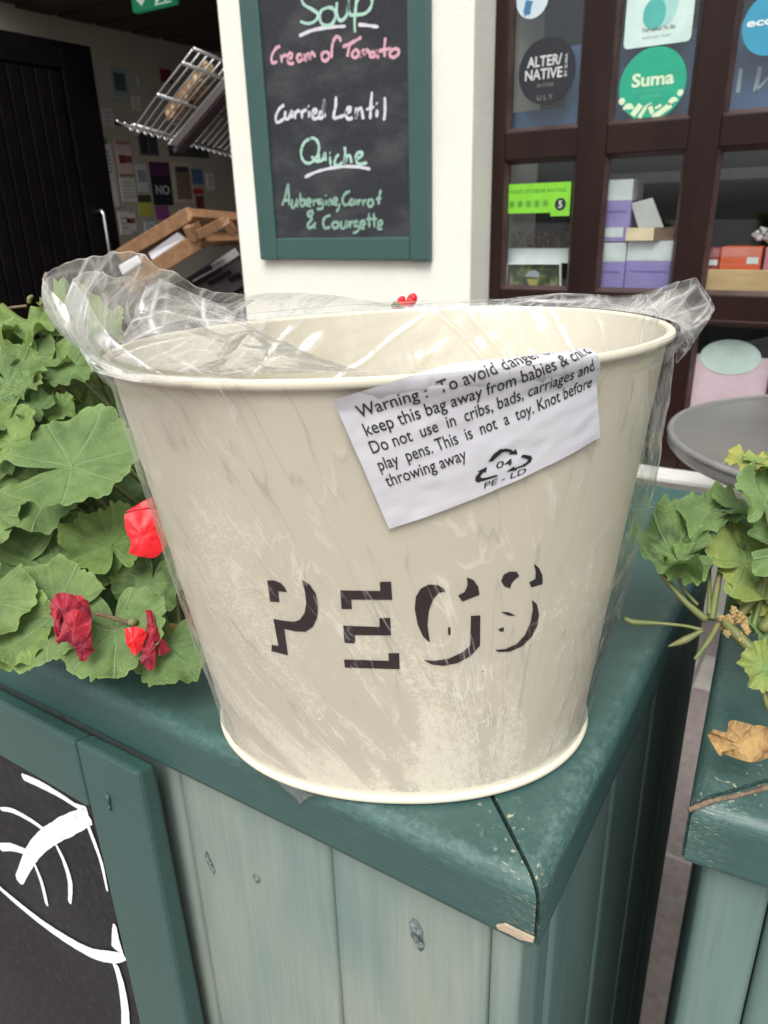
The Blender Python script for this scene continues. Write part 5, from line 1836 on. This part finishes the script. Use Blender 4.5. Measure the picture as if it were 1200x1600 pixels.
# blue banner hung inside, its lettering seen from the back
YBn = YW + 0.075
bn = [PY(x, y, YBn) for (x, y) in ((803, 206), (1215, 180))]
zl = 1.38
mb = MB(); mb.box((float(PY(888, 70, YBn)[0]), YBn, 1.34), (1.3, YBn + .004, float(PY(905, 70, YBn)[2])))
mb.box((-0.99, YBn + .001, 1.34), (float(PY(888, 70, YBn)[0]), YBn + .0035, float(PY(860, 170, YBn)[2])))
s7 = tag(obj('banner', mb, pm('dull_blue', (0.035, 0.085, 0.19), .7)), 'dull blue cloth banner hung inside the upper window panes', 'banner')
mb = MB()
for st2, wv in (([(1158, 107), (1153, 145)], .017), ([(1188, 104), (1180, 143)], .019), ([(1181, 143), (1213, 108)], .011), ([(1213, 104), (1206, 141)], .019)):
    a, b = PY(*st2[0], YBn), PY(*st2[1], YBn)
    ribbon(mb, [a, b], wv, (0, -1, 0), .002)
obj('lettering', mb, pm('faded_white', (0.36, 0.42, 0.48), .7), s7, recalc=False)

# display ledge just inside the glass
mb = MB(); mb.box((-0.99, YW + 0.065, 0.915), (1.4, YW + 0.42, 0.945))
tag(obj('display_ledge', mb, pm('grey_board', (0.30, 0.29, 0.28), .6), bevel=.003), 'grey display ledge inside the window under the boxes', 'ledge')
ZL = 0.945
# rail of the shelf edge seen behind
mb = MB(); mb.box((-0.95, YW + 0.60, float(PY(1000, 287, YW + .6)[2])), (0.3, YW + 0.62, float(PY(1000, 270, YW + .6)[2])))
mb.box((-0.95, YW + 0.62, float(PY(1000, 287, YW + .6)[2])), (0.3, YW + 0.9, float(PY(1000, 287, YW + .6)[2]) + .012))
tag(obj('back_shelf', mb, pm('grey_metal', (0.24, 0.25, 0.26), .4), bevel=.002), 'grey metal shelf edge running behind the purple boxes', 'shelf')

Yd = YW + 0.048
pur, lid = pm('lavender', (0.27, 0.22, 0.48), .5), pm('pale_grey_white', (0.58, 0.63, 0.63), .5)
def carton(name, label, pl, pr, ptop, pbot, split, group='lavender and white cartons in the window'):
    """carton whose white upper band meets its lavender lower part at pixel height split"""
    xa, xb = float(PY(pl, pbot, Yd)[0]), float(PY(pr, pbot, Yd)[0])
    xm = (pl + pr) / 2
    z0, z1, zs = (float(PY(xm, y, Yd)[2]) for y in (pbot, ptop, split))
    t = thing(name, label, 'box', ((xa + xb) / 2, Yd + .05, z0), group)
    a = MB(); a.box((xa, Yd, z0), (xb, Yd + .12, zs)); obj('lower_band', a, pur, t, bevel=.0015)
    b = MB(); b.box((xa, Yd - .0005, zs), (xb, Yd + .12, z1)); obj('lid', b, lid, t, bevel=.0015)
    d = MB(); d.box((xa + (xb - xa) * .12, Yd - .001, zs - .030), (xa + (xb - xa) * .85, Yd - .0004, zs - .026)); obj('print', d, pm('deep_lavender', (0.16, 0.13, 0.32), .5), t)
    return t, xa, xb, z0, z1
carton('carton', 'lavender and white carton at the lower left of its pane, under the tall one', 925, 973, 379.5, 453, 409)
carton('carton', 'lavender and white carton under the cardboard tray, lower right of its pane', 974, 1050, 377, 456, 408)
t, xa, xb, z0, z1 = carton('carton', 'tall lavender and white carton stacked above the lower left carton', 936, 981, 281, 377.5, 314)
mb = MB(); mb.box((xa + .01, Yd - .0012, z0 + .012), (xb - .016, Yd - .0004, z0 + .038)); obj('panel', mb, lid, t)
ct = thing('cardboard_tray', 'small pale cardboard tray on top of the lavender cartons', 'tray', (float(PY(1015, 376, Yd)[0]), Yd + .05, float(PY(1015, 376, Yd)[2])))
xa, xb, xe = float(PY(980, 376, Yd)[0]), float(PY(1023, 376, Yd)[0]), float(PY(1056, 374, Yd)[0])
z0, z1 = float(PY(1005, 375.5, Yd)[2]), float(PY(1005, 355.5, Yd)[2])
mb = MB(); mb.box((xa, Yd - .02, z0), (xb, Yd - .016, z1)); mb.box((xa, Yd - .0155, z0), (xa + .003, Yd + .10, z1)); mb.box((xa + .0035, Yd - .0155, z0), (xb - .0005, Yd + .1, z0 + .003))
obj('front', mb, pm('card_cream', (0.66, 0.55, 0.36), .7), ct)
mb = MB(); mb.hexa([(xb + .0005, Yd - .02, z0), (xe, Yd + .04, z0), (xe, Yd + .045, z0), (xb + .0005, Yd - .014, z0), (xb + .0005, Yd - .02, z1), (xe, Yd + .04, z1), (xe, Yd + .045, z1), (xb + .0005, Yd - .014, z1)])
obj('side', mb, pm('card_brown', (0.17, 0.10, 0.055), .7), ct)
pk = MB()
o4 = [PY(x, y, Yd + .01) for (x, y) in ((997, 357), (985, 318), (1019, 309), (1037, 357))]
pk.prism(o4, (0, .012, 0))
tag(obj('packet', pk, pm('silver_white', (0.48, 0.49, 0.48), .4), bevel=.003), 'silvery white packet leaning in the cardboard tray', 'packet')

# card rack with postcards in the first pane
cr_ = thing('card_rack', 'clear rack of greetings cards at the bottom of the left pane', 'card rack', (float(PY(835, 452, Yd)[0]), Yd, ZL))
mb = MB()
rc0 = [PY(x, y, Yd) for (x, y) in ((787, 412), (882, 412), (880, 388), (787, 388))]
for k in range(14):
    u = k / 13
    a = PY(787 + 95 * u, 411, Yd + .02); b = PY(790 + 95 * u, 388, Yd + .05)
    wv = .012
    mb.add([(a[0] - wv, a[1], a[2]), (a[0] + wv, a[1] + .006, a[2]), (b[0] + wv, b[1] + .006, b[2]), (b[0] - wv, b[1], b[2])], [(0, 1, 2, 3)])
obj('card_edge', mb, pm('card_stock', (0.45, 0.50, 0.50), .4), cr_, recalc=False)
fr = [PY(x, y, Yd) for (x, y) in ((789, 455), (793, 412), (876, 412), (876, 455))]
mb = MB()
for k in range(4):
    mb.beam(fr[k], fr[(k + 1) % 4], .004, .010, up=(0, 1, 0))
obj('front_frame', mb, M['white_plastic'], cr_)
m, nt, bs, out = new_mat('postcard_picture')
f = noise_tex(nt, coords(nt), 32, 4, .6)
rmp = N(nt, 'ShaderNodeValToRGB')
el = rmp.color_ramp.elements
for p_, c_ in ((.50, (0.06, 0.09, 0.03)), (.58, (0.16, 0.15, 0.06)), (.66, (0.20, 0.16, 0.12))):
    e = el.new(p_); e.color = (*c_, 1)
el[0].position, el[0].color = .38, (0.02, 0.03, 0.02, 1)
nt.links.new(f, rmp.inputs['Fac']); nt.links.new(rmp.outputs[0], bs.inputs['Base Color'])
M['postcard'] = m
mb = MB(); mb.prism([PY(x, y, Yd + .004) for (x, y) in ((795, 453), (797, 415), (872, 415), (872, 453))], (0, .002, 0))
pc = obj('postcard', mb, M['postcard'], cr_)
mb = MB()
mb.add([PY(x, y, Yd + .0025) for (x, y) in ((820, 432), (826, 424), (836, 422), (843, 427), (842, 434))], [(0, 1, 2, 3, 4)]); obj('mushroom_cap', mb, pm('greyblue', (0.30, 0.34, 0.38), .6), pc, recalc=False)
mb = MB(); mb.add([PY(x, y, Yd + .0025) for (x, y) in ((823, 436), (841, 436), (838, 450), (828, 450))], [(0, 1, 2, 3)]); obj('mushroom_stalk', mb, pm('straw', (0.36, 0.32, 0.10), .6), pc, recalc=False)
# dried flowers standing behind the rack
df = MB()
for k in range(60):
    p = PY(random.uniform(792, 880), random.uniform(364, 386), Yd + .10 + random.random() * .05)
    df.tube([p, Vector(p) + Vector((random.uniform(-.006, .006), 0, random.uniform(.004, .01)))], [.0035, .0015], 5)
    df.tube([p, (p[0] + random.uniform(-.01, .01), p[1], ZL)], .0007, 4)
tag(obj('dried_flowers', df, plain('dried_flower', (0.20, 0.12, 0.05), .8, (0.09, 0.09, 0.03), 60)), 'bunch of brown dried flowers behind the card rack', 'dried flowers')

# boxes on a pine tray in the third pane
pt = thing('pine_tray', 'pale pine display tray holding the small red and orange boxes', 'tray', (-0.1, Yd, ZL))
zt2 = float(PY(1150, 421, Yd)[2])
xa = float(PY(1094, 440, Yd)[0])
mb = MB(); mb.box((xa, Yd - .012, ZL), (0.42, Yd, zt2)); obj('front_board', mb, M['pine'], pt, bevel=.002)
mb = MB(); mb.box((xa, Yd + .0005, ZL), (0.42, Yd + .16, ZL + .012)); mb.box((xa, Yd + .16, ZL), (.42, Yd + .17, zt2)); obj('tray_base', mb, M['pine'], pt, bevel=.002)
def small_box(label, pl, pr, ptop, col, panel=None):
    xa, xb = float(PY(pl, 421, Yd + .01)[0]), float(PY(pr, 421, Yd + .01)[0])
    z1 = float(PY((pl + pr) / 2, ptop, Yd + .01)[2])
    t = thing('tea_box', label, 'box', ((xa + xb) / 2, Yd + .04, ZL + .012), 'small boxes on the pine tray')
    mb = MB(); mb.box((xa, Yd + .008, ZL + .012), (xb, Yd + .085, z1)); obj('carton', mb, pm('box_' + label[:6], col, .45), t, bevel=.0015)
    zs = z1 - (z1 - zt2) * .42
    mb = MB(); mb.box((xa + .003, Yd + .0072, zs), (xb - .003, Yd + .0078, z1 - .003)); obj('upper_print', mb, pm('tone_' + label[:6], tuple(min(1, c * .8 + .10) for c in col), .5), t)
    if panel:
        u0, u1, v0, v1, pcx = panel
        mb = MB(); mb.box((xa + (xb - xa) * u0, Yd + .0066, zt2 + (z1 - zt2) * v0), (xa + (xb - xa) * u1, Yd + .0071, zt2 + (z1 - zt2) * v1)); obj('panel', mb, pcx, t)
small_box('crimson box at the left end of the pine tray', 1098, 1122, 388, (0.30, 0.035, 0.045), (.1, .9, .18, .45, lid))
small_box('orange box with a barcode in the middle of the pine tray', 1123, 1187, 386, (0.58, 0.10, 0.035), (.66, .94, .25, .55, lid))
small_box('rosy pink box at the right of the pine tray', 1192, 1240, 386, (0.50, 0.18, 0.24))
mb = MB()
for k in range(12):
    p = Vector(PY(1188 + random.uniform(-10, 18), 370 + random.uniform(-8, 8), Yd + .05))
    mb.tube([p, p + Vector((random.uniform(-.02, .02), random.uniform(-.01, .01), random.uniform(-.012, .012)))], [.010, .004], 6)
tag(obj('foil_parcel', mb, pm('foil_grey', (0.45, 0.43, 0.43), .35), smooth=True), 'crumpled pale wrapping on top of the boxes by the right edge', 'wrapping')

# pink poster with a pale disc behind the lowest panes
Yp = YW + 0.030
q = [PY(x, y, Yp) for (x, y) in ((1080, 552), (1066, 650), (1215, 640), (1210, 552))]
pz0, pz1 = 0.50, float(q[0][2])
px0 = float((q[0][0] + q[1][0]) / 2)
po = tag(flat('poster', [(px0, Yp, pz0), (px0 + .305, Yp, pz0), (px0 + .305, Yp, pz1), (px0, Yp, pz1)], Yp, pm('dusty_pink', (0.68, 0.50, 0.56), .6), t=.002), 'dusty pink poster with a pale green disc behind the low panes', 'poster')
c, r, pts = disc_px(1141, 558, 48, Yp)
pts = [(p[0], p[1], c[2] + (p[2] - c[2]) * .62) for p in pts]
flat('disc', pts, Yp - .003, pm('pale_sage', (0.58, 0.68, 0.63), .6), po)

# ================================================================== INSIDE THE DOORWAY
def poster(label, quad, col, name='poster', group='posters on the side wall', lift=0.0):
    q = [PX(x, y, XP) for (x, y) in quad]
    ya, yb = (q[0][1] + q[3][1]) / 2, (q[1][1] + q[2][1]) / 2
    z1, z0 = (q[0][2] + q[1][2]) / 2, (q[2][2] + q[3][2]) / 2
    mb = MB(); mb.box((XP, ya, z0), (XP + .002 + lift, yb, z1))
    return tag(obj(name, mb, pm('poster_' + label[:14], tuple(min(.85, c * 1.55) for c in col), .7)), label, 'poster', group), ya, yb, z0, z1, XP + .002 + lift
def inset(par, ya, yb, z0, z1, X, u0, u1, v0, v1, col, name='picture', k=1):
    mb = MB(); mb.box((X, ya + (yb - ya) * u0, z0 + (z1 - z0) * v0), (X + .0012 * k, ya + (yb - ya) * u1, z0 + (z1 - z0) * v1))
    return obj(name, mb, pm('ins_%02d_%02d_%02d' % tuple(int(c * 99) for c in col), tuple(min(.85, c * 1.4) for c in col), .7), par)
P1 = poster('grey blue poster highest on the side wall', ((172, 103), (198, 106), (202, 158), (175, 158)), (0.20, 0.25, 0.26))
inset(*P1, .18, .85, .30, .82, (0.06, 0.08, 0.09)); inset(*P1, .1, .9, .06, .16, (0.35, .36, .35))
P2 = poster('white notice sheet by the door edge', ((156, 222), (178, 224), (182, 325), (160, 322)), (0.52, 0.51, 0.49))
for k in range(6):
    inset(*P2, .1, .8, .84 - k * .06, .87 - k * .06, (0.25, .25, .26), 'text_line')
inset(*P2, .2, .6, .38, .42, (0.40, .26, .2))
P3 = poster('pale poster with dark red fruit', ((182, 221), (204, 223), (208, 276), (184, 274)), (0.48, 0.36, 0.34))
inset(*P3, .0, 1., .93, 1., (0.28, .12, .12)); inset(*P3, .0, 1., .0, .06, (0.28, .12, .12)); inset(*P3, .1, .55, .38, .62, (0.16, .03, .04), 'fruit', 2); inset(*P3, .5, .95, .40, .60, (0.18, .04, .04), 'fruit', 3)
P4 = poster('white text sheet under the fruit poster', ((187, 277), (211, 279), (213, 316), (190, 315)), (0.50, 0.49, 0.46))
for k in range(5):
    inset(*P4, .12, .85, .8 - k * .15, .84 - k * .15, (0.30, .30, .29), 'text_line')
P5 = poster('dark framed picture pair below the wire rack', ((215, 205), (246, 208), (247, 244), (217, 243)), (0.10, 0.10, 0.09))
inset(*P5, .08, .46, .1, .9, (0.03, .03, .035)); inset(*P5, .54, .94, .1, .9, (0.04, .04, .045))
P6 = poster('black and purple poster with the word NO', ((232, 252), (264, 255), (270, 321), (240, 320)), (0.014, 0.013, 0.020), lift=.002)
inset(*P6, .02, .98, .68, .97, (0.075, .02, .07))
mb = MB()
par, ya, yb, z0, z1, X = P6
fit_text(mb, 'NO', lambda x, y: (X + .0022, x, y), ya + (yb - ya) * .16, ya + (yb - ya) * .86, z0 + (z1 - z0) * .26, (z1 - z0) * .20, .03)
obj('lettering', mb, pm('no_white', (0.62, .62, .60), .7), par, recalc=False)
P7 = poster('cream framed brown photograph right of the black poster', ((267, 252), (300, 255), (302, 318), (271, 317)), (0.42, 0.39, 0.30))
inset(*P7, .18, .88, .10, .90, (0.17, .13, .08)); inset(*P7, .25, .8, .76, .88, (0.05, .045, .04), k=2)
P8 = poster('small blue leaflet on the side wall', ((298, 263), (316, 265), (318, 288), (300, 287)), (0.06, 0.13, 0.24))
P9 = poster('small red leaflet under the blue one', ((301, 294), (317, 296), (318, 304), (302, 303)), (0.34, 0.035, 0.03))
P10 = poster('dark red leaflet, lowest beside the photograph', ((306, 306), (318, 307), (319, 326), (307, 326)), (0.14, 0.02, 0.03))
P11 = poster('yellow leaflet with a black top', ((215, 303), (236, 306), (238, 339), (217, 337)), (0.36, 0.36, 0.06))
inset(*P11, 0, 1, .66, 1, (0.05, .05, .04))
P12 = poster('magenta leaflet under the black poster', ((242, 321), (264, 323), (264, 344), (244, 342)), (0.20, 0.05, 0.17))
P13 = poster('pale picture sheet left of the black poster', ((213, 256), (229, 258), (231, 300), (214, 299)), (0.42, 0.43, 0.43))
inset(*P13, .1, .9, .35, .8, (0.22, .24, .26))
P14 = poster('long dark picture above the photograph', ((263, 223), (325, 230), (326, 247), (263, 244)), (0.05, 0.05, 0.05))
P15 = poster('round red wall ornament behind the wire rack', ((250, 107), (268, 110), (268, 130), (250, 128)), (0.16, 0.02, 0.03))
P16 = poster('black label strip left of the wire rack', ((168, 187), (192, 191), (192, 197), (168, 194)), (0.03, 0.03, 0.03))
P17 = poster('small sheet with a red motif near the tray', ((196, 332), (212, 334), (213, 362), (197, 361)), (0.52, 0.50, 0.47))
inset(*P17, .1, .9, .45, .72, (0.22, .04, .04))

rn_ = random.Random(31)
for k, (lb, px_, py_, w_, h_, cl) in enumerate((
        ('cream leaflet high on the side wall left of the wire rack', 205, 150, 14, 22, (.46, .44, .38)), ('grey printed sheet above the white notice', 160, 168, 17, 30, (.40, .40, .40)),
        ('ivory card beside the pink fruit poster', 207, 196, 10, 14, (.48, .46, .40)), ('ruled white sheet lowest by the door handle', 186, 330, 17, 36, (.52, .51, .49)),
        ('pale blue sheet under the picture sheet', 226, 346, 18, 22, (.36, .40, .44)), ('buff sheet above the wooden tray', 250, 352, 16, 18, (.42, .37, .29)),
        ('square white sheet right of the dark red leaflet', 322, 270, 12, 26, (.50, .49, .46)), ('cream strip sheet under the photograph', 278, 326, 20, 10, (.48, .46, .40)),
        ('grey round badge high by the door edge', 157, 214, 9, 10, (.14, .15, .16)), ('faded green sheet by the exit sign side', 214, 118, 13, 18, (.28, .33, .27)))):
    PQ = poster(lb, ((px_, py_), (px_ + w_, py_ + 2), (px_ + w_ + 1, py_ + h_ + 2), (px_ + 1, py_ + h_)), cl, lift=.0003 * (k + 1))
    for q_ in range(3):
        inset(*PQ, .15, .6 + .25 * rn_.random(), .72 - q_ * .22, .78 - q_ * .22, tuple(c * .55 for c in cl), 'text_line')

# emergency exit sign hung from the ceiling
Ye = 2.62
a, b = PY(207, 15, Ye), PY(272, 10, Ye)
es = thing('exit_sign', 'green exit sign with white arrow and running figure at the ceiling', 'sign', (float((a[0] + b[0]) / 2), Ye, 2.0))
xa, xb, zb0 = float(a[0]), float(b[0]), float((a[2] + b[2]) / 2)
zh0 = (xb - xa) * .45
gm, gnt, gbs, gout = new_mat('lit_exit_green')
gbs.inputs['Base Color'].default_value = (0.02, 0.22, 0.10, 1)
gbs.inputs['Emission Color'].default_value = (0.01, 0.20, 0.085, 1); gbs.inputs['Emission Strength'].default_value = .35
wm, wnt, wbs, wout = new_mat('lit_exit_white')
wbs.inputs['Base Color'].default_value = (0.6, 0.68, 0.64, 1)
wbs.inputs['Emission Color'].default_value = (0.5, 0.62, 0.56, 1); wbs.inputs['Emission Strength'].default_value = .45
xm = xa + (xb - xa) * .49
mb = MB(); mb.box((xa, Ye, zb0), (xm - .002, Ye + .03, zb0 + zh0)); mb.box((xm + .002, Ye, zb0), (xb, Ye + .03, zb0 + zh0)); obj('panel', mb, gm, es, bevel=.002)
mb = MB(); cxa = (xa + xm) / 2; hh2 = zh0
mb.add([(cxa - .045, Ye - .002, zb0 + hh2 * .5), (cxa, Ye - .002, zb0 + hh2 * .14), (cxa + .045, Ye - .002, zb0 + hh2 * .5), (cxa + .016, Ye - .002, zb0 + hh2 * .5), (cxa + .016, Ye - .002, zb0 + hh2 * .88), (cxa - .016, Ye - .002, zb0 + hh2 * .88), (cxa - .016, Ye - .002, zb0 + hh2 * .5)], [(0, 1, 2), (3, 4, 5, 6)])
obj('arrow', mb, wm, es, recalc=False)
mb = MB(); cx = (xm + xb) / 2
def limb(*p):
    ribbon(mb, [(cx + x * hh2, Ye - .001, zb0 + z * hh2) for (x, z) in p], .02, (0, -1, 0), .001)
limb((-.02, .68), (.02, .42)); limb((.02, .42), (.22, .34), (.16, .12)); limb((.0, .42), (-.18, .30), (-.34, .12)); limb((0, .64), (.24, .56), (.34, .66)); limb((0, .66), (-.22, .60), (-.26, .44))
n = 16; mb.add([(cx + .06 * hh2 + .055 * hh2 * math.cos(2 * PI * i / n), Ye - .002, zb0 + .80 * hh2 + .055 * hh2 * math.sin(2 * PI * i / n)) for i in range(n)], [tuple(range(n))])
mb.add([(cx - .42 * hh2, Ye - .0018, zb0 + .06 * hh2), (cx + .45 * hh2, Ye - .0018, zb0 + .06 * hh2), (cx + .45 * hh2, Ye - .0018, zb0 + .10 * hh2), (cx - .42 * hh2, Ye - .0018, zb0 + .10 * hh2)], [(0, 1, 2, 3)])
obj('running_figure', mb, wm, es, recalc=False)
mb = MB()
for xx in (xa + .03, xb - .03):
    mb.tube([(xx, Ye + .015, zb0 + zh0), (xx, Ye + .015, 2.12)], .004, 6)
obj('rod', mb, M['metal'], es)

# sloping wire rack beside the doorway (its front edge runs back into the shop)
XF, XB = -2.55, -2.12
wr = thing('wire_rack', 'sloping chrome wire shelf with packets, inside the doorway by the pillar', 'rack', (-2.35, 3.0, 1.4))
F1, F2 = PX(193, 197, XF), PX(300, 226, XF)
B1 = PX(316, 76, XB)
fd = (F2 - F1)
bd_ = B1 - PX(216, 201, XF)
mb = MB()
nW = 26
for k in range(nW):
    p0 = F1 + fd * (0.10 + k * 0.098)
    p1 = p0 + bd_
    hook = [p0 + np.array([-.03, -.012, .022]) + fd * (-.08), p0 + np.array([-.012, 0, .004]), p0 + np.array([0, 0, -.010]), p0 + np.array([.02, 0, 0.0])]
    mb.tube(catmull(hook, 4) + [p0 + bd_ * .5, p1], .0038, 6)
obj('wire', mb, M['metal'], wr, smooth=True)
mb = MB()
for s_ in (0.06, .46, .84, 1.0):
    p0 = F1 + fd * .08 + bd_ * s_ + np.array([0, 0, -.006])
    mb.tube([p0, p0 + fd * 2.6], .0075 if s_ not in (1.0,) else .006, 8)
obj('cross_bar', mb, M['metal'], wr, smooth=True)
def onrack(px, py):
    """point of the sloping shelf seen at a pixel"""
    n_ = np.cross(fd, bd_); d = ray(px, py)
    return CAM + d * (np.dot(n_, F1 - CAM) / np.dot(n_, d))
mb = MB()
a0, a1 = onrack(268, 222), onrack(360, 112)
nup = Vector(np.cross(fd, bd_)).normalized()
if nup.z > 0:
    nup = -nup
mb.beam(Vector(a0) + nup * .012, Vector(a1) + nup * .012, .042, .006, up=nup)
obj('price_rail', mb, M['white_plastic'], wr, bevel=.001)
mb = MB(); mb.beam(Vector(onrack(276, 230)) + nup * .020, Vector(onrack(368, 120)) + nup * .020, .046, .02, up=nup)
obj('side_rail', mb, pm('plum_rail', (0.09, 0.06, 0.075), .5), wr, bevel=.002)
m, nt, bs, out = new_mat('nuts_in_bag')
vo = N(nt, 'ShaderNodeTexVoronoi', Scale=38.0)
nt.links.new(coords(nt), vo.inputs['Vector'])
nt.links.new(mixc(nt, ramp(nt, vo.outputs['Distance'], [(0.15, 0.0), (0.55, 1.0)]), (0.62, 0.47, 0.29), (0.24, 0.14, 0.07)), bs.inputs['Base Color'])
bs.inputs['Roughness'].default_value = .4
bump(nt, bs, vo.outputs['Distance'], 1.0, .01)
M['nuts'] = m
def packet(label, pts):
    mb = MB()
    mb.prism([Vector(onrack(*p)) - nup * .006 for p in pts], -nup * .05)
    tag(obj('nut_packet', mb, M['nuts'], bevel=.008), label, 'packet', 'packets on the wire rack')
packet('long packet of pale nuts left of the white price strip', ((262, 193), (281, 202), (342, 122), (326, 113)))
packet('packet of nuts lying right of the white price strip', ((303, 210), (318, 214), (372, 150), (362, 142)))

# wooden display tray below it
wt = thing('wooden_tray', 'tilted orange brown wooden tray with white packages, below the wire rack', 'tray', (-2.3, 3.0, 0.9))
XA, XC = -2.62, -2.20
def tr(px, py, X): return Vector(PX(px, py, X))
mb = MB(); mb.beam(tr(188, 399, XA), tr(297, 334, XC), .05, .03, up=(0, 1, .3)); obj('rail', mb, M['tray_wood'], wt, bevel=.003)
mb = MB(); mb.beam(tr(200, 446, XA), tr(312, 375, XC), .06, .03, up=(0, 1, .3)); obj('rail', mb, M['tray_wood'], wt, bevel=.003)
mb = MB(); mb.beam(tr(293, 336, XC), tr(380, 343, XC), .045, .03, up=(1, 0, 1)); obj('rail', mb, M['tray_wood'], wt, bevel=.003)
mb = MB(); mb.beam(tr(307, 374, XC), tr(380, 372, XC), .05, .03, up=(1, 0, 1)); obj('rail', mb, M['tray_wood'], wt, bevel=.003)
mb = MB(); mb.beam(tr(226, 396, (XA * .72 + XC * .28)), tr(236, 410, (XA * .68 + XC * .32)), .055, .03, up=(1, 0, 1)); obj('divider', mb, M['tray_wood'], wt, bevel=.003)
mb = MB(); mb.beam(tr(298, 350, XC), tr(308, 372, XC), .06, .04, up=(1, 0, 0)); obj('end_block', mb, M['tray_wood'], wt, bevel=.003)
mb = MB(); mb.beam(tr(312, 366, XC + .02), tr(352, 346, XC + .25), .035, .03, up=(0, 1, .3)); mb.beam(tr(352, 346, XC + .25), tr(366, 362, XC + .25), .035, .03, up=(1, 0, 1)); obj('rail', mb, M['tray_wood'], wt, bevel=.003)
mb = MB()
A_, B_, C_, D_ = tr(193, 402, XA), tr(298, 338, XC), tr(316, 374, XC), tr(206, 444, XA)
nn = (B_ - A_).cross(D_ - A_).normalized()
if nn.dot(Vector(CAM) - A_) < 0: nn = -nn
mb.prism([A_ - nn * .03, B_ - nn * .03, C_ - nn * .03, D_ - nn * .03], -nn * .01); obj('tray_base', mb, pm('tray_brown', (0.16, .08, .035), .6), wt)
def pack(label, pts, xs_):
    mb = MB()
    mb.prism([tr(px, py, x) + nn * .03 for (px, py), x in zip(pts, xs_)], -nn * .02)
    tag(obj('wrapped_package', mb, pm('white_wrap', (0.66, .67, .70), .35), bevel=.006), label, 'package', 'packages in the wooden tray')
pack('white wrapped package at the upper end of the wooden tray', ((238, 392), (284, 360), (296, 372), (245, 404)), (XA * .66 + XC * .34, XA * .2 + XC * .8, XA * .16 + XC * .84, XA * .6 + XC * .4))
pack('white wrapped package at the lower end of the wooden tray', ((192, 412), (222, 395), (228, 408), (199, 428)), (XA * .97 + XC * .03, XA * .75 + XC * .25, XA * .72 + XC * .28, XA * .95 + XC * .05))
# dark lower shelves of the stand
ls = thing('dark_shelf_stand', 'dark slatted shelf stand under the wooden tray behind the pillar', 'shelf stand', (-2.2, 3.0, 0))
mb = MB()
for k in range(9):
    o_ = Vector((.02 * k + .03, .03 * k, -.06 - .012 * k))
    mb.beam(tr(215, 452, XA) + o_, tr(318, 392, XC) + o_, .02, .012, up=(0, 1, .3))
obj('slat', mb, M['black_door'], ls)
mb = MB(); mb.beam(tr(285, 450, XA + .25), tr(372, 392, XC + .1), .03, .012, up=(0, 1, .3)); obj('edge_strip', mb, M['metal'], ls)
mb = MB(); mb.beam(tr(290, 470, XA + .25), tr(380, 412, XC + .1), .14, .02, up=(0, 1, .3)); obj('lower_shelf', mb, pm('plum_shelf', (0.03, .022, .026), .5), ls)
mb = MB(); mb.box((-2.02, 2.75, 0), (-1.94, 4.2, 1.9)); obj('upright', mb, M['black_door'], ls)
